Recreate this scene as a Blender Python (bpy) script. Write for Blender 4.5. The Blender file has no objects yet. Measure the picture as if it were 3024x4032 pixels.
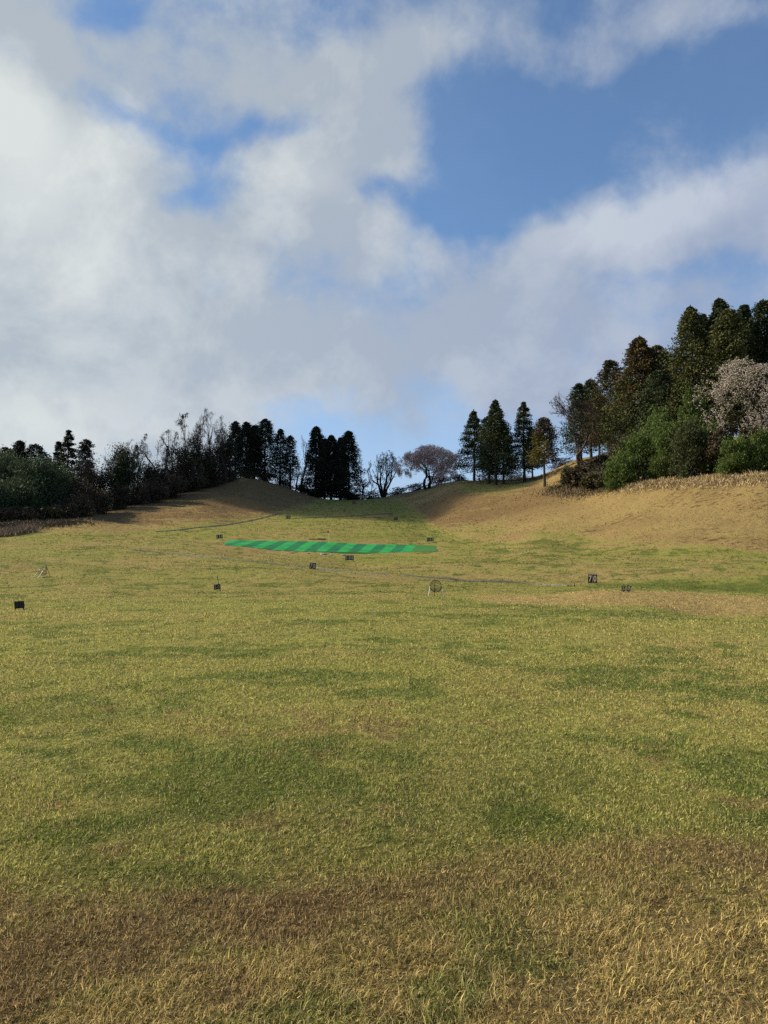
import bpy, math, random
import numpy as np
from mathutils import Vector, Matrix, Euler

# ------------------------------------------------------------------ camera, world, sun
C = bpy.context.scene
COL = C.collection
EYE = 1.74
FPX = 3028.0                      # focal length in photo pixels (3024 x 4032)
PITCH = math.atan(194 / FPX)
R = math.radians

cd = bpy.data.cameras.new('camera'); cam = bpy.data.objects.new('camera', cd); COL.objects.link(cam)
cam.location = (0, 0, EYE); cam.rotation_euler = (math.pi / 2 + PITCH, 0, 0)
cd.sensor_fit = 'VERTICAL'; cd.sensor_height = 36; cd.lens = 36 * FPX / 4032
cd.clip_start = 0.1; cd.clip_end = 20000
C.camera = cam

SUN_EL, SUN_AZ = R(33), R(12)     # sun on the left, slightly beyond the field
SUN = Vector((-math.cos(SUN_EL) * math.cos(SUN_AZ), math.cos(SUN_EL) * math.sin(SUN_AZ), math.sin(SUN_EL)))
sd = bpy.data.lights.new('sun', 'SUN'); sd.energy = 5.0; sd.angle = R(0.53); sd.color = (1.0, 0.86, 0.62)
sun = bpy.data.objects.new('sun', sd); COL.objects.link(sun)
sun.rotation_euler = SUN.to_track_quat('Z', 'Y').to_euler()
C.view_settings.view_transform = 'Standard'; C.view_settings.look = 'None'
C.view_settings.exposure = 0.66; C.view_settings.gamma = 1.0
C.cycles.max_bounces = 6; C.cycles.transparent_max_bounces = 12
C.cycles.use_denoising = False; C.cycles.volume_bounces = 0; C.cycles.volume_step_rate = 4

def px_dir(u, v):
    x, y = (u - 1512) / FPX, (2016 - v) / FPX
    return (x, math.cos(PITCH) - y * math.sin(PITCH), math.sin(PITCH) + y * math.cos(PITCH))
def px_tz(u, v, Y):
    d = px_dir(u, v)
    return d[0] / d[1], EYE + Y * d[2] / d[1]

# ---- node helpers
class NT:
    def __init__(s, tree): s.t = tree; s.n = tree.nodes; s.l = tree.links
    def node(s, typ, **kw):
        n = s.n.new(typ)
        for k, v in kw.items(): setattr(n, k, v)
        return n
    def put(s, sock, v):
        if isinstance(v, bpy.types.NodeSocket): s.l.new(v, sock)
        else: sock.default_value = v
    def m(s, op, a, b=0.0, c=0.0, clamp=False):
        n = s.node('ShaderNodeMath', operation=op, use_clamp=clamp)
        s.put(n.inputs[0], a); s.put(n.inputs[1], b); s.put(n.inputs[2], c)
        return n.outputs[0]
    def vm(s, op, a, b=(0, 0, 0), scale=None):
        n = s.node('ShaderNodeVectorMath', operation=op)
        s.put(n.inputs[0], a)
        if op != 'SCALE': s.put(n.inputs[1], b)
        else: s.put(n.inputs[3], scale)
        return n.outputs['Value'] if op in ('DOT_PRODUCT', 'LENGTH') else n.outputs[0]
    def noise(s, vec, scale, detail=4, rough=0.55, dist=0.0, dim='3D'):
        n = s.node('ShaderNodeTexNoise', noise_dimensions=dim)
        s.put(n.inputs['Vector'], vec); n.inputs['Scale'].default_value = scale
        n.inputs['Detail'].default_value = detail; n.inputs['Roughness'].default_value = rough
        n.inputs['Distortion'].default_value = dist
        return n.outputs['Fac']
    def mix(s, f, a, b):
        n = s.node('ShaderNodeMix', data_type='RGBA')
        s.put(n.inputs[0], f); s.put(n.inputs[6], a); s.put(n.inputs[7], b)
        return n.outputs[2]
    def ramp(s, x, lo, hi, a=0.0, b=1.0):
        n = s.node('ShaderNodeMapRange', interpolation_type='SMOOTHSTEP')
        s.put(n.inputs[0], x); n.inputs[1].default_value = lo; n.inputs[2].default_value = hi
        n.inputs[3].default_value = a; n.inputs[4].default_value = b
        return n.outputs[0]
def rgb(r, g, b): return (r, g, b, 1.0)

# ---- sky: physical sky plus procedural clouds laid out by direction (azimuth, elevation)
w = bpy.data.worlds.new('World'); C.world = w; w.use_nodes = True
k = NT(w.node_tree); k.n.clear()
out = k.node('ShaderNodeOutputWorld'); bg = k.node('ShaderNodeBackground')
sky = k.node('ShaderNodeTexSky', sky_type='NISHITA', sun_disc=False)
sky.sun_elevation = SUN_EL; sky.sun_rotation = math.atan2(SUN.x, SUN.y); sky.air_density = 1.0; sky.dust_density = 0.4; sky.ozone_density = 2.0
SKY_STRENGTH = 0.068
bg.inputs['Strength'].default_value = SKY_STRENGTH
tc = k.node('ShaderNodeTexCoord'); D = tc.outputs['Generated']
sep = k.node('ShaderNodeSeparateXYZ'); k.l.new(D, sep.inputs[0])
az = k.m('ARCTAN2', sep.outputs[0], sep.outputs[1])
el = k.m('ARCSINE', sep.outputs[2])
# wind-drawn cloud-layer coordinates
zc = k.m('MAXIMUM', k.m('ADD', sep.outputs[2], 0.16), 0.05)
comb = k.node('ShaderNodeCombineXYZ'); k.put(comb.inputs[0], k.m('DIVIDE', sep.outputs[0], zc)); k.put(comb.inputs[1], k.m('DIVIDE', sep.outputs[1], zc))
P = comb.outputs[0]
cb2 = k.node('ShaderNodeCombineXYZ'); k.put(cb2.inputs[0], az); k.put(cb2.inputs[1], el)
ae = cb2.outputs[0]
def ncol(vec, scale, detail):
    n = k.node('ShaderNodeTexNoise'); k.put(n.inputs['Vector'], vec); n.inputs['Scale'].default_value = scale; n.inputs['Detail'].default_value = detail
    return n.outputs['Color']
warp = k.vm('SCALE', k.vm('SUBTRACT', ncol(D, 5.0, 4), (0.5, 0.5, 0.5)), scale=0.16)
aew = k.vm('ADD', ae, warp)
def blob(u, v, su, sv, amp, rot=0.0):       # a soft patch of cloud (or a gap) centred on one direction
    d = Vector(px_dir(u, v)).normalized()
    a0, e0 = math.atan2(d.x, d.y), math.asin(d.z)
    q = k.vm('SUBTRACT', aew, (a0, e0, 0))
    if rot:
        n = k.node('ShaderNodeVectorRotate', rotation_type='Z_AXIS'); k.put(n.inputs['Vector'], q); n.inputs['Angle'].default_value = -rot; q = n.outputs[0]
    q = k.vm('MULTIPLY', q, (FPX / su, FPX / sv, 0))
    g = k.m('POWER', 0.36788, k.vm('DOT_PRODUCT', q, q))
    return k.m('MULTIPLY', g, amp)
BLOBS = [  # photo pixels: u, v, half-width, half-height, amount, tilt
    (170, 720, 430, 380, 0.75, 0.0), (60, 420, 300, 110, 0.30, -0.3), (900, 170, 330, 300, 0.46, 0.0), (320, 190, 420, 170, 0.26, -0.2), (1250, 330, 330, 190, 0.34, 0.2), (1640, 230, 260, 90, 0.40, 0.45), (1850, 110, 420, 90, 0.20, 0.1), (2450, 180, 420, 90, 0.14, 0.1), (1650, 620, 200, 330, 0.20, 0.2), (1450, 520, 330, 200, 0.34, 0.3),
    (1080, 650, 300, 110, 0.38, 0.1), (1150, 900, 430, 200, 0.52, 0.15), (2740, 900, 600, 180, 0.85, 0.0), (2270, 1000, 330, 100, 0.50, 0.3), (2150, 160, 360, 90, 0.28, 0.2), (2800, 110, 420, 140, 0.42, 0.0), (2620, 510, 190, 80, 0.22, 0.6),
    (500, 1250, 950, 340, 0.62, 0.0), (1750, 1330, 700, 170, 0.36, 0.1), (2250, 1480, 420, 130, 0.30, 0.0), (300, 1640, 800, 200, 0.55, 0.0), (1000, 1480, 500, 140, 0.20, 0.0),
    (2450, 520, 560, 220, -0.36, -0.12), (1960, 700, 200, 230, -0.30, 0.0), (420, 405, 300, 45, -0.34, -0.12), (745, 580, 110, 170, -0.40, 0.0), (1060, 500, 260, 65, -0.38, 0.05), (770, 810, 140, 70, -0.42, 0.2), (1500, 800, 130, 80, -0.40, 0.0),
    (1860, 900, 240, 80, -0.40, -0.2), (400, 40, 150, 60, -0.34, 0.3), (2750, 1080, 420, 60, -0.24, 0.0), (1350, 1760, 420, 160, -0.16, 0.0), (1900, 1750, 420, 140, -0.18, 0.0), (1750, 1480, 600, 120, 0.22, 0.05), (2300, 1300, 500, 160, 0.2, 0.0), (2450, 1240, 260, 90, -0.12, 0.0)]
dens = 0.30
SHADE = [(350, 130, 520, 170, 0.55), (1050, 260, 420, 200, 0.40), (1500, 420, 300, 260, 0.30), (2300, 130, 900, 160, 0.45), (1250, 1050, 520, 170, 0.30), (600, 1420, 900, 200, 0.38), (2000, 1350, 700, 200, 0.30), (2750, 980, 420, 70, 0.30),
         (130, 620, 330, 260, -0.60), (2620, 800, 420, 90, -0.60), (1150, 760, 260, 120, -0.35), (40, 420, 260, 80, -0.4), (2400, 950, 500, 110, -0.35), (150, 1600, 500, 120, -0.25)]
for b in BLOBS: dens = k.m('ADD', blob(*b), dens)
def cl(vec):
    a = k.noise(vec, 1.7, 9, 0.56, 0.0)
    b = k.noise(D, 7.0, 10, 0.62, 0.15)
    return k.m('ADD', k.m('MULTIPLY', a, 0.85), k.m('MULTIPLY', b, 1.7))
f0 = cl(P)
tot = k.m('ADD', dens, k.m('SUBTRACT', f0, 1.275))
mask = k.m('MULTIPLY_ADD', k.ramp(tot, 0.16, 0.86), 0.90, 0.10)
thick = k.ramp(tot, 0.5, 1.6)
# lit side of the puffs: density falls off towards the sun
b1 = k.noise(k.vm('ADD', D, (-0.05, 0.01, 0.05)), 6.0, 7, 0.6, 0.3); b0 = k.noise(D, 6.0, 7, 0.6, 0.3)
lit = k.m('MULTIPLY_ADD', k.m('SUBTRACT', b0, b1), 4.2, 0.42, clamp=True)
sdot = k.vm('DOT_PRODUCT', D, tuple(SUN))
glow = k.ramp(sdot, -0.1, 0.75)
c_sh = k.mix(glow, rgb(3.3, 3.9, 5.2), rgb(4.3, 4.8, 5.2))
c_li = k.mix(glow, rgb(4.9, 5.4, 6.4), rgb(7.0, 7.3, 7.0))
dark = 0.0
for (u, v, su, sv, amp) in SHADE: dark = k.m('ADD', blob(u, v, su, sv, amp), dark)
ccol = k.mix(k.m('SUBTRACT', k.m('MULTIPLY_ADD', thick, 0.35, k.m('MULTIPLY', lit, 0.6)), dark, clamp=True), c_sh, c_li)
skyc = k.node('ShaderNodeMix', data_type='RGBA', blend_type='MULTIPLY'); skyc.inputs[0].default_value = 1.0
k.l.new(sky.outputs[0], skyc.inputs[6]); skyc.inputs[7].default_value = rgb(0.88, 1.18, 1.40)
pale = k.mix(k.ramp(el, 0.02, 0.42, 0.62, 0.0), skyc.outputs[2], rgb(4.4, 5.6, 7.9))
fin = k.mix(k.m('MULTIPLY', mask, 0.93), pale, ccol)
k.l.new(fin, bg.inputs['Color']); k.l.new(bg.outputs[0], out.inputs[0])

# ------------------------------------------------------------------ object helpers
def tag(o, label=None, cat=None, group=None, kind=None):
    if label: o['label'] = label
    if cat: o['category'] = cat
    if group: o['group'] = group
    if kind: o['kind'] = kind
    return o
def mesh_np(name, V, F, mats=None, mat_idx=None, smooth=False, attrs=None):
    """F: int array (M,3) or (M,4) or a list of such arrays."""
    Fs = F if isinstance(F, list) else [F]
    me = bpy.data.meshes.new(name)
    V = np.asarray(V, np.float32); me.vertices.add(len(V)); me.vertices.foreach_set('co', V.ravel())
    nl = sum(f.size for f in Fs); nf = sum(len(f) for f in Fs)
    me.loops.add(nl); me.polygons.add(nf)
    me.loops.foreach_set('vertex_index', np.concatenate([f.ravel() for f in Fs]).astype(np.int32))
    tot = np.concatenate([np.full(len(f), f.shape[1]) for f in Fs])
    start = np.concatenate([[0], np.cumsum(tot)[:-1]]).astype(np.int32)
    me.polygons.foreach_set('loop_start', start)
    if mat_idx is not None: me.polygons.foreach_set('material_index', np.asarray(mat_idx, np.int32))
    me.polygons.foreach_set('use_smooth', np.full(nf, smooth, bool))
    for m_ in (mats or []): me.materials.append(m_)
    for an, arr in (attrs or {}).items():
        a = me.attributes.new(an, 'FLOAT_COLOR', 'POINT'); a.data.foreach_set('color', np.asarray(arr, np.float32).ravel())
    me.update(); me.validate()
    return me
def obj(name, me, parent=None, loc=None):
    o = bpy.data.objects.new(name, me); COL.objects.link(o)
    if parent is not None: o.parent = parent
    if loc is not None: o.location = loc
    return o
def empty(name, loc, rz=0.0):
    o = bpy.data.objects.new(name, None); COL.objects.link(o); o.location = loc; o.rotation_euler = (0, 0, rz); o.empty_display_size = 0.3
    return o

def tubes(P0, P1, R0, R1, sides=4):
    P0, P1 = np.asarray(P0, float), np.asarray(P1, float); R0, R1 = np.asarray(R0, float), np.asarray(R1, float)
    n = len(P0); d = P1 - P0; L = np.linalg.norm(d, axis=1, keepdims=True); d = d / np.maximum(L, 1e-9)
    ref = np.where(np.abs(d[:, 2:3]) > 0.9, np.array([[1.0, 0, 0]]), np.array([[0, 0, 1.0]]))
    a = np.cross(d, ref); a /= np.linalg.norm(a, axis=1, keepdims=True); b = np.cross(d, a)
    ang = np.arange(sides) * 2 * np.pi / sides
    ring = a[:, None, :] * np.cos(ang)[None, :, None] + b[:, None, :] * np.sin(ang)[None, :, None]
    V = np.concatenate([P0[:, None] + ring * R0[:, None, None], P1[:, None] + ring * R1[:, None, None]], 1).reshape(-1, 3)
    base = (np.arange(n) * 2 * sides)[:, None]; i = np.arange(sides)[None]; j = (i + 1) % sides
    F = np.stack([base + i, base + j, base + sides + j, base + sides + i], -1).reshape(-1, 4)
    return V, F
def merge(parts):
    Vs, Fs, o = [], [], 0
    for V, F in parts: Vs.append(V); Fs.append(np.asarray(F) + o); o += len(V)
    V = np.concatenate(Vs); q = [f for f in Fs]
    return V, q
def box(x0, x1, y0, y1, z0, z1):
    V = np.array([[x, y, z] for z in (z0, z1) for y in (y0, y1) for x in (x0, x1)], float)
    F = np.array([[0, 2, 3, 1], [4, 5, 7, 6], [0, 1, 5, 4], [2, 6, 7, 3], [0, 4, 6, 2], [1, 3, 7, 5]])
    return V, F
def polytube(pts, r, sides=6, closed=False):
    pts = np.asarray(pts, float); q = np.roll(pts, -1, 0) if closed else pts[1:]; p = pts if closed else pts[:-1]
    return tubes(p, q, np.full(len(p), r), np.full(len(p), r), sides)
def diamonds(Cn, A, B):
    """leaf clusters: one four-cornered spray per centre; A, B half axes."""
    V = np.stack([Cn - A, Cn - B * 0.9 + A * 0.1, Cn + A, Cn + B * 0.9 + A * 0.1], 1).reshape(-1, 3)
    F = np.arange(len(Cn) * 4).reshape(-1, 4)
    return V, F
def rand_unit(rs, n):
    v = rs.normal(size=(n, 3)); return v / np.linalg.norm(v, axis=1, keepdims=True)
def sprays(rs, Cn, size, flat=0.5, aspect=0.5, bias=None):
    n = len(Cn); A = rand_unit(rs, n); A[:, 2] *= flat
    if bias is not None: A += bias
    A /= np.linalg.norm(A, axis=1, keepdims=True)
    B = np.cross(A, rand_unit(rs, n)); B /= np.maximum(np.linalg.norm(B, axis=1, keepdims=True), 1e-6)
    s = size * (0.6 + 0.8 * rs.random((n, 1)))
    return diamonds(Cn, A * s, B * s * aspect)

# ------------------------------------------------------------------ value noise (for land cover and lumps)
def vnoise(x, y, seed=0):
    xi, yi = np.floor(x).astype(np.int64), np.floor(y).astype(np.int64); fx, fy = x - xi, y - yi
    fx, fy = fx * fx * (3 - 2 * fx), fy * fy * (3 - 2 * fy)
    def h(a, b):
        n = (a * 374761393 + b * 668265263 + seed * 974711) & 0xffffffff
        n = ((n ^ (n >> 13)) * 1274126177) & 0xffffffff
        return ((n ^ (n >> 16)) & 0xffff) / 65535.0
    return (h(xi, yi) * (1 - fx) + h(xi + 1, yi) * fx) * (1 - fy) + (h(xi, yi + 1) * (1 - fx) + h(xi + 1, yi + 1) * fx) * fy
def fbm(x, y, s, seed=0, octv=4):
    a, t, n = 0.5, 0.0, 0.0
    for i in range(octv): t = t + a * vnoise(x / s, y / s, seed + i * 17); n += a; a *= 0.55; s *= 0.5
    return t / n
def sstep(x, a, b):
    t = np.clip((x - a) / (b - a), 0, 1); return t * t * (3 - 2 * t)

# ------------------------------------------------------------------ terrain
COLS = {   # photo column -> (distance, photo row) of the land along it
 0:    [(27,2405),(45,2312),(52,2276),(64,2240),(80,2205),(100,2165),(125,2128),(140,2105),(155,2058),(175,2042),(200,2032),(330,2020)],
 300:  [(27,2405),(45,2314),(52,2282),(64,2244),(80,2206),(100,2166),(125,2126),(140,2098),(158,2048),(172,2030),(190,2025),(330,2015)],
 550:  [(27,2405),(45,2322),(64,2250),(80,2211),(100,2168),(125,2130),(148,2096),(170,2040),(190,1990),(205,1976),(230,1970),(330,1965)],
 800:  [(27,2405),(45,2324),(64,2248),(80,2213),(100,2175),(125,2135),(155,2080),(180,2022),(205,1962),(225,1926),(242,1918),(330,1915)],
 960:  [(27,2405),(45,2325),(64,2246),(85,2212),(105,2190),(125,2136),(150,2094),(175,2052),(200,1996),(225,1925),(245,1885),(258,1880),(330,1888)],
 1105: [(27,2405),(46,2325),(60,2256),(66,2240),(80,2228),(105,2192),(114,2184),(128,2133),(150,2092),(183,2042),(195,2024),(220,1980),(245,1931),(260,1914),(330,1925)],
 1280: [(27,2405),(46,2325),(64,2255),(80,2240),(105,2198),(115,2186),(128,2137),(150,2092),(183,2045),(229,1990),(255,1972),(270,1966),(330,1980)],
 1400: [(27,2405),(46,2326),(64,2264),(91,2240),(107,2202),(116,2188),(129,2141),(150,2097),(183,2047),(229,1986),(265,1973),(282,1968),(330,1975)],
 1560: [(27,2405),(46,2330),(64,2275),(91,2232),(116,2182),(130,2147),(150,2103),(183,2055),(229,2000),(265,1968),(285,1952),(330,1950)],
 1680: [(27,2405),(46,2333),(64,2281),(91,2226),(117,2176),(130,2150),(150,2112),(183,2062),(215,2005),(240,1962),(268,1930),(285,1922),(330,1922)],
 1800: [(27,2405),(42,2345),(64,2288),(91,2218),(120,2166),(145,2112),(165,2066),(190,2000),(215,1938),(235,1912),(260,1898),(330,1895)],
 1950: [(27,2405),(42,2345),(64,2292),(91,2212),(110,2177),(130,2134),(150,2078),(180,1998),(205,1942),(228,1918),(250,1898),(330,1890)],
 2100: [(27,2407),(42,2345),(64,2295),(85,2218),(105,2174),(125,2117),(150,2042),(175,1970),(190,1937),(210,1915),(240,1892),(330,1880)],
 2300: [(27,2410),(40,2340),(46,2332),(64,2296),(75,2240),(100,2187),(120,2118),(140,2033),(160,1955),(170,1924),(190,1860),(220,1820),(330,1800)],
 2500: [(26,2425),(34,2362),(38,2346),(46,2330),(60,2302),(75,2236),(95,2188),(115,2092),(135,1988),(150,1908),(165,1862),(190,1815),(330,1785)],
 2800: [(24,2450),(30,2428),(34,2366),(39,2352),(48,2346),(58,2312),(72,2236),(90,2190),(105,2092),(120,1988),(132,1898),(150,1845),(180,1785),(330,1725)],
 3024: [(22,2470),(29,2434),(33,2372),(38,2364),(45,2360),(55,2326),(70,2236),(87,2192),(100,2097),(112,1988),(122,1893),(140,1830),(170,1775),(330,1705)]}
def pchip(x, y, xq):
    x, y = np.asarray(x, float), np.asarray(y, float); h = np.diff(x); dl = np.diff(y) / h; m = np.zeros(len(x))
    for i in range(1, len(x) - 1):
        if dl[i - 1] * dl[i] > 0:
            w1, w2 = 2 * h[i] + h[i - 1], h[i] + 2 * h[i - 1]; m[i] = (w1 + w2) / (w1 / dl[i - 1] + w2 / dl[i])
    m[0], m[-1] = dl[0], dl[-1]
    xq = np.clip(xq, x[0], x[-1]); i = np.clip(np.searchsorted(x, xq) - 1, 0, len(x) - 2); t = (xq - x[i]) / h[i]
    return ((1 + 2 * t) * (1 - t) ** 2) * y[i] + t * (1 - t) ** 2 * h[i] * m[i] + t * t * (3 - 2 * t) * y[i + 1] + t * t * (t - 1) * h[i] * m[i + 1]
YG = np.exp(np.linspace(math.log(8), math.log(330), 420))
us = sorted(COLS); tcol = np.array([(u - 1512) / FPX for u in us]); prof = []
for u in us:
    ys = [0, 10, 18] + [p[0] for p in COLS[u]]; zs = [0, 0, 0] + [px_tz(u, p[1], p[0])[1] for p in COLS[u]]
    prof.append(pchip(ys, zs, YG))
prof = np.array(prof)
TG = np.linspace(tcol[0], tcol[-1], 260)
ZG = np.array([pchip(tcol, prof[:, j], TG) for j in range(len(YG))])     # (Y, T)
def blur(a, n, axis):
    kern = np.hanning(2 * n + 3)[1:-1]; kern /= kern.sum(); pad = [(0, 0), (0, 0)]; pad[axis] = (n, n); p = np.pad(a, pad, mode='edge')
    return np.apply_along_axis(lambda r: np.convolve(r, kern, 'valid'), axis, p)
ZG = blur(blur(ZG, 4, 0), 7, 1)
def ground(X, Y):
    X, Y = np.asarray(X, float), np.asarray(Y, float)
    r = np.hypot(X, Y) + 1e-6; d = np.maximum(Y, 0.86 * r)
    t = np.clip(X / np.maximum(np.where(Y > 0, Y, 1e-3), 1e-3), TG[0], TG[-1])
    fy = np.clip((np.log(np.clip(d, 8, 330)) - math.log(8)) / (math.log(330) - math.log(8)) * (len(YG) - 1), 0, len(YG) - 1.001)
    ft = np.clip((t - TG[0]) / (TG[-1] - TG[0]) * (len(TG) - 1), 0, len(TG) - 1.001)
    i, j = fy.astype(int), ft.astype(int); a, b = fy - i, ft - j
    z = (ZG[i, j] * (1 - b) + ZG[i, j + 1] * b) * (1 - a) + (ZG[i + 1, j] * (1 - b) + ZG[i + 1, j + 1] * b) * a
    z = z * sstep(Y, -60, 15)
    n1 = (fbm(X, Y, 9, 3, 3) - 0.5) * np.clip(r / 60, 0.05, 1.0) * 0.55 + (fbm(X, Y, 1.3, 9, 3) - 0.5) * np.clip(r / 40, 0.4, 1.5) * 0.10
    matzone = sstep(X, -31, -26) * (1 - sstep(X, 8, 13)) * sstep(Y, 107, 112) * (1 - sstep(Y, 130, 136))
    z = z + n1 * sstep(r, 1, 12) * (1 - matzone)
    rl = (Y - (37.0 - 0.12 * (X - 8))); z = z + (0.30 * np.exp(-(rl / 2.6) ** 2) - 0.20 * np.exp(-((rl + 8.0) / 2.8) ** 2)) * sstep(X, 5, 10) * (0.6 + 0.8 * fbm(X, Y, 5.0, 19, 2))
    z = z + 0.8 * np.exp(-(((X + 33) / 7) ** 2 + ((Y - 66) / 3.5) ** 2))      # small hump on the left
    return z
def g1(x, y): return float(ground(np.array([x]), np.array([y]))[0])
def at(u, Y, v=1950):
    x = px_tz(u, v, Y)[0] * Y; return Vector((x, Y, g1(x, Y)))
def hit(u, v):
    ys = np.exp(np.linspace(math.log(3), math.log(320), 2500)); d = px_dir(u, v)
    gz = ground(ys * d[0] / d[1], ys); rz = EYE + ys * d[2] / d[1]; i = int(np.argmax(gz >= rz))
    return Vector((ys[i] * d[0] / d[1], ys[i], gz[i]))

def px_of(X, Y, Z):                    # world -> photo row/column, used to look up which land cover a point belongs to
    z = Z - EYE; c, s = math.cos(PITCH), math.sin(PITCH)
    f = np.maximum(Y * c + z * s, 0.1); up = -Y * s + z * c
    return 1512 + FPX * X / f, 2016 - FPX * up / f
def cover(X, Y):
    """land cover 0..1: R dry tan grass, G brown thatch / earth plus shade painted on the left mound, B lush green, A worn spots on the banks."""
    Z = ground(X, Y); e = 0.8
    gx = (ground(X + e, Y) - ground(X - e, Y)) / (2 * e); gy = (ground(X, Y + e) - ground(X, Y - e)) / (2 * e)
    slope = np.hypot(gx, gy)
    n1, n2, n3 = fbm(X, Y, 6, 21, 4), fbm(X, Y, 18, 33, 4), fbm(X, Y, 1.6, 45, 4)
    r = np.hypot(X, Y)
    t = X / np.maximum(Y, 0.5)
    dry = 0.20 + 1.1 * (n2 - 0.5) + 0.9 * (n1 - 0.5)
    dry = dry + 0.30 * sstep(Y, 22, 60) * (1 - 0.5 * sstep(Y, 130, 180))
    bank = sstep(slope, 0.17, 0.27) * sstep(Y, 60, 85)
    green_foot = np.exp(-((slope - 0.15) / 0.05) ** 2) * sstep(X, 5, 14) * sstep(Y, 70, 85)
    dry = np.maximum(dry, bank * 0.95)
    # near strip: long dry grass by the tee, then brown thatch, then the green-olive field
    wob = (fbm(X, Y, 1.6, 71, 3) - 0.5) * 1.5 + (fbm(X, Y, 4.0, 73, 2) - 0.5) * 1.6 - 0.28 * t
    yy = Y + wob
    dry = np.maximum(dry, (1 - sstep(yy, 3.3, 3.8)) * 0.95)
    brown = np.exp(-((yy - 4.0) / 0.60) ** 2) * (0.25 + 0.9 * fbm(X, Y, 0.9, 63, 3))
    dry = np.maximum(dry, (1 - sstep(yy, 4.0, 5.2)) * 0.6)
    brown = brown + 0.6 * sstep(fbm(X, Y, 0.8, 61, 4), 0.60, 0.72) * (1 - sstep(Y, 6, 16))
    brown = brown + bank * (0.50 + 0.5 * (n1 - 0.5))
    yd = np.where(X > -50, 141 + 2.2 * (X + 50), 141.0) + 5 * (n1 - 0.5); lm0 = sstep(Y - yd, -3, 5) * (1 - sstep(X, -30, -20)); dry = np.maximum(dry, 0.8 * lm0); brown = brown + 0.30 * lm0 * (0.5 + n1)
    bx = sstep(X, 2, 14) * (1 - sstep(X, 36, 46)) * sstep(Y, 150, 170) * (1 - sstep(Y, 212, 235))
    brown = brown + bx * 0.45 * sstep(slope, 0.14, 0.3)
    lm = sstep(slope, 0.15, 0.25) * (1 - sstep(X, -12, 2)) * sstep(Y, 140, 170); brown = brown + 0.75 * lm * (0.4 + n1)  # left mound: earth brown, deepened in colour to stand in for shade
    lush = 0.75 * sstep(fbm(X, Y, 1.7, 81, 4) * 0.6 + fbm(X, Y, 0.5, 83, 3) * 0.4, 0.50, 0.62)
    lush = lush + 0.45 * sstep(n1, 0.5, 0.75) * (1 - bank) + 0.95 * np.clip(fbm(X, Y, 1.2, 85, 4) - 0.30, 0, 1) * sstep(yy, 4.6, 5.8) * (1 - sstep(Y, 7, 22))
    lush = lush + 1.3 * np.exp(-((Y - (26.0 - 0.10 * (X - 8))) / 2.4) ** 2) * sstep(X, 2, 8)           # hollow in front of the low ridge
    lush = lush + 0.8 * np.exp(-((Y - 58) / 6.0) ** 2) * sstep(X, 10, 20)
    yr = Y + 0.12 * (X - 8); ridge = sstep(yr, 29.5, 32.5) * (1 - sstep(yr, 40, 45)) * sstep(X + 1.5 * (fbm(X, Y, 2.5, 97, 3) - 0.5), 2.5, 6.5)
    dry = np.maximum(dry, ridge * 0.95); lush = lush * (1 - 0.95 * ridge); brown = brown * (1 - ridge)
    lush = lush + 0.35 * np.clip(green_foot, 0, 1)
    lush = lush + 0.55 * np.exp(-(((X - 8) / 9) ** 2 + ((Y - 180) / 16) ** 2))
    lush = np.where(Y < 5.2, lush * 0.8, lush) * (1 - 0.8 * lm0) * (1 - 0.75 * bank) * (1 - 0.85 * np.clip(brown, 0, 1))
    worn = bank * sstep(X, 20, 34) * (1 - sstep(Y, 135, 150)) * sstep(fbm(X, Y, 9, 91, 3), 0.44, 0.6) + 0.9 * lm * sstep(X, -90, -60) * (1 - sstep(X, -35, -20)) * (1 - sstep(Y, 150, 162))
    far = sstep(Y, 262, 300) * 0.6 + sstep(Y, 150, 165) * (1 - sstep(X, -62, -48)) * 0.8
    brown = brown + far
    return np.clip(np.stack([dry, brown, lush, worn], -1), 0, 1)

# ground and blade materials share one colour recipe driven by the land-cover attribute
def turf_color(k, fine):
    at_ = k.node('ShaderNodeVertexColor', layer_name='cover')
    sp = k.node('ShaderNodeSeparateColor'); k.l.new(at_.outputs[0], sp.inputs[0])
    geo = k.node('ShaderNodeNewGeometry'); pos = geo.outputs['Position']
    nf = k.noise(pos, 2.6, 6, 0.62); nm = k.noise(pos, 0.45, 5, 0.6); nn = k.noise(pos, 14.0, 5, 0.65)
    olive = k.mix(k.ramp(nn, 0.35, 0.7), rgb(0.148, 0.156, 0.032), rgb(0.265, 0.252, 0.074))
    tan = k.mix(k.ramp(nn, 0.3, 0.7), rgb(0.220, 0.158, 0.062), rgb(0.320, 0.242, 0.100))
    brn = k.mix(k.ramp(nn, 0.3, 0.7), rgb(0.098, 0.062, 0.028), rgb(0.205, 0.138, 0.066))
    grn = k.mix(k.ramp(nn, 0.3, 0.7), rgb(0.056, 0.084, 0.014), rgb(0.115, 0.142, 0.030))
    f1 = k.m('ADD', sp.outputs[0], k.m('ADD', k.m('MULTIPLY', k.m('SUBTRACT', nf, 0.5), 1.0), k.m('MULTIPLY', k.m('SUBTRACT', nm, 0.5), 0.9)))
    c = k.mix(k.ramp(f1, 0.12, 0.95), olive, tan)
    c = k.mix(k.ramp(k.m('ADD', sp.outputs[2], k.m('MULTIPLY', k.m('SUBTRACT', nf, 0.5), 1.3)), 0.25, 1.0, 0, 0.9), c, grn)
    c = k.mix(k.ramp(k.m('ADD', sp.outputs[1], k.m('MULTIPLY', k.m('SUBTRACT', nf, 0.5), 0.9)), 0.18, 1.0, 0, 0.95), c, brn)
    return c, pos, geo, at_, nf, nn
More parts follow.
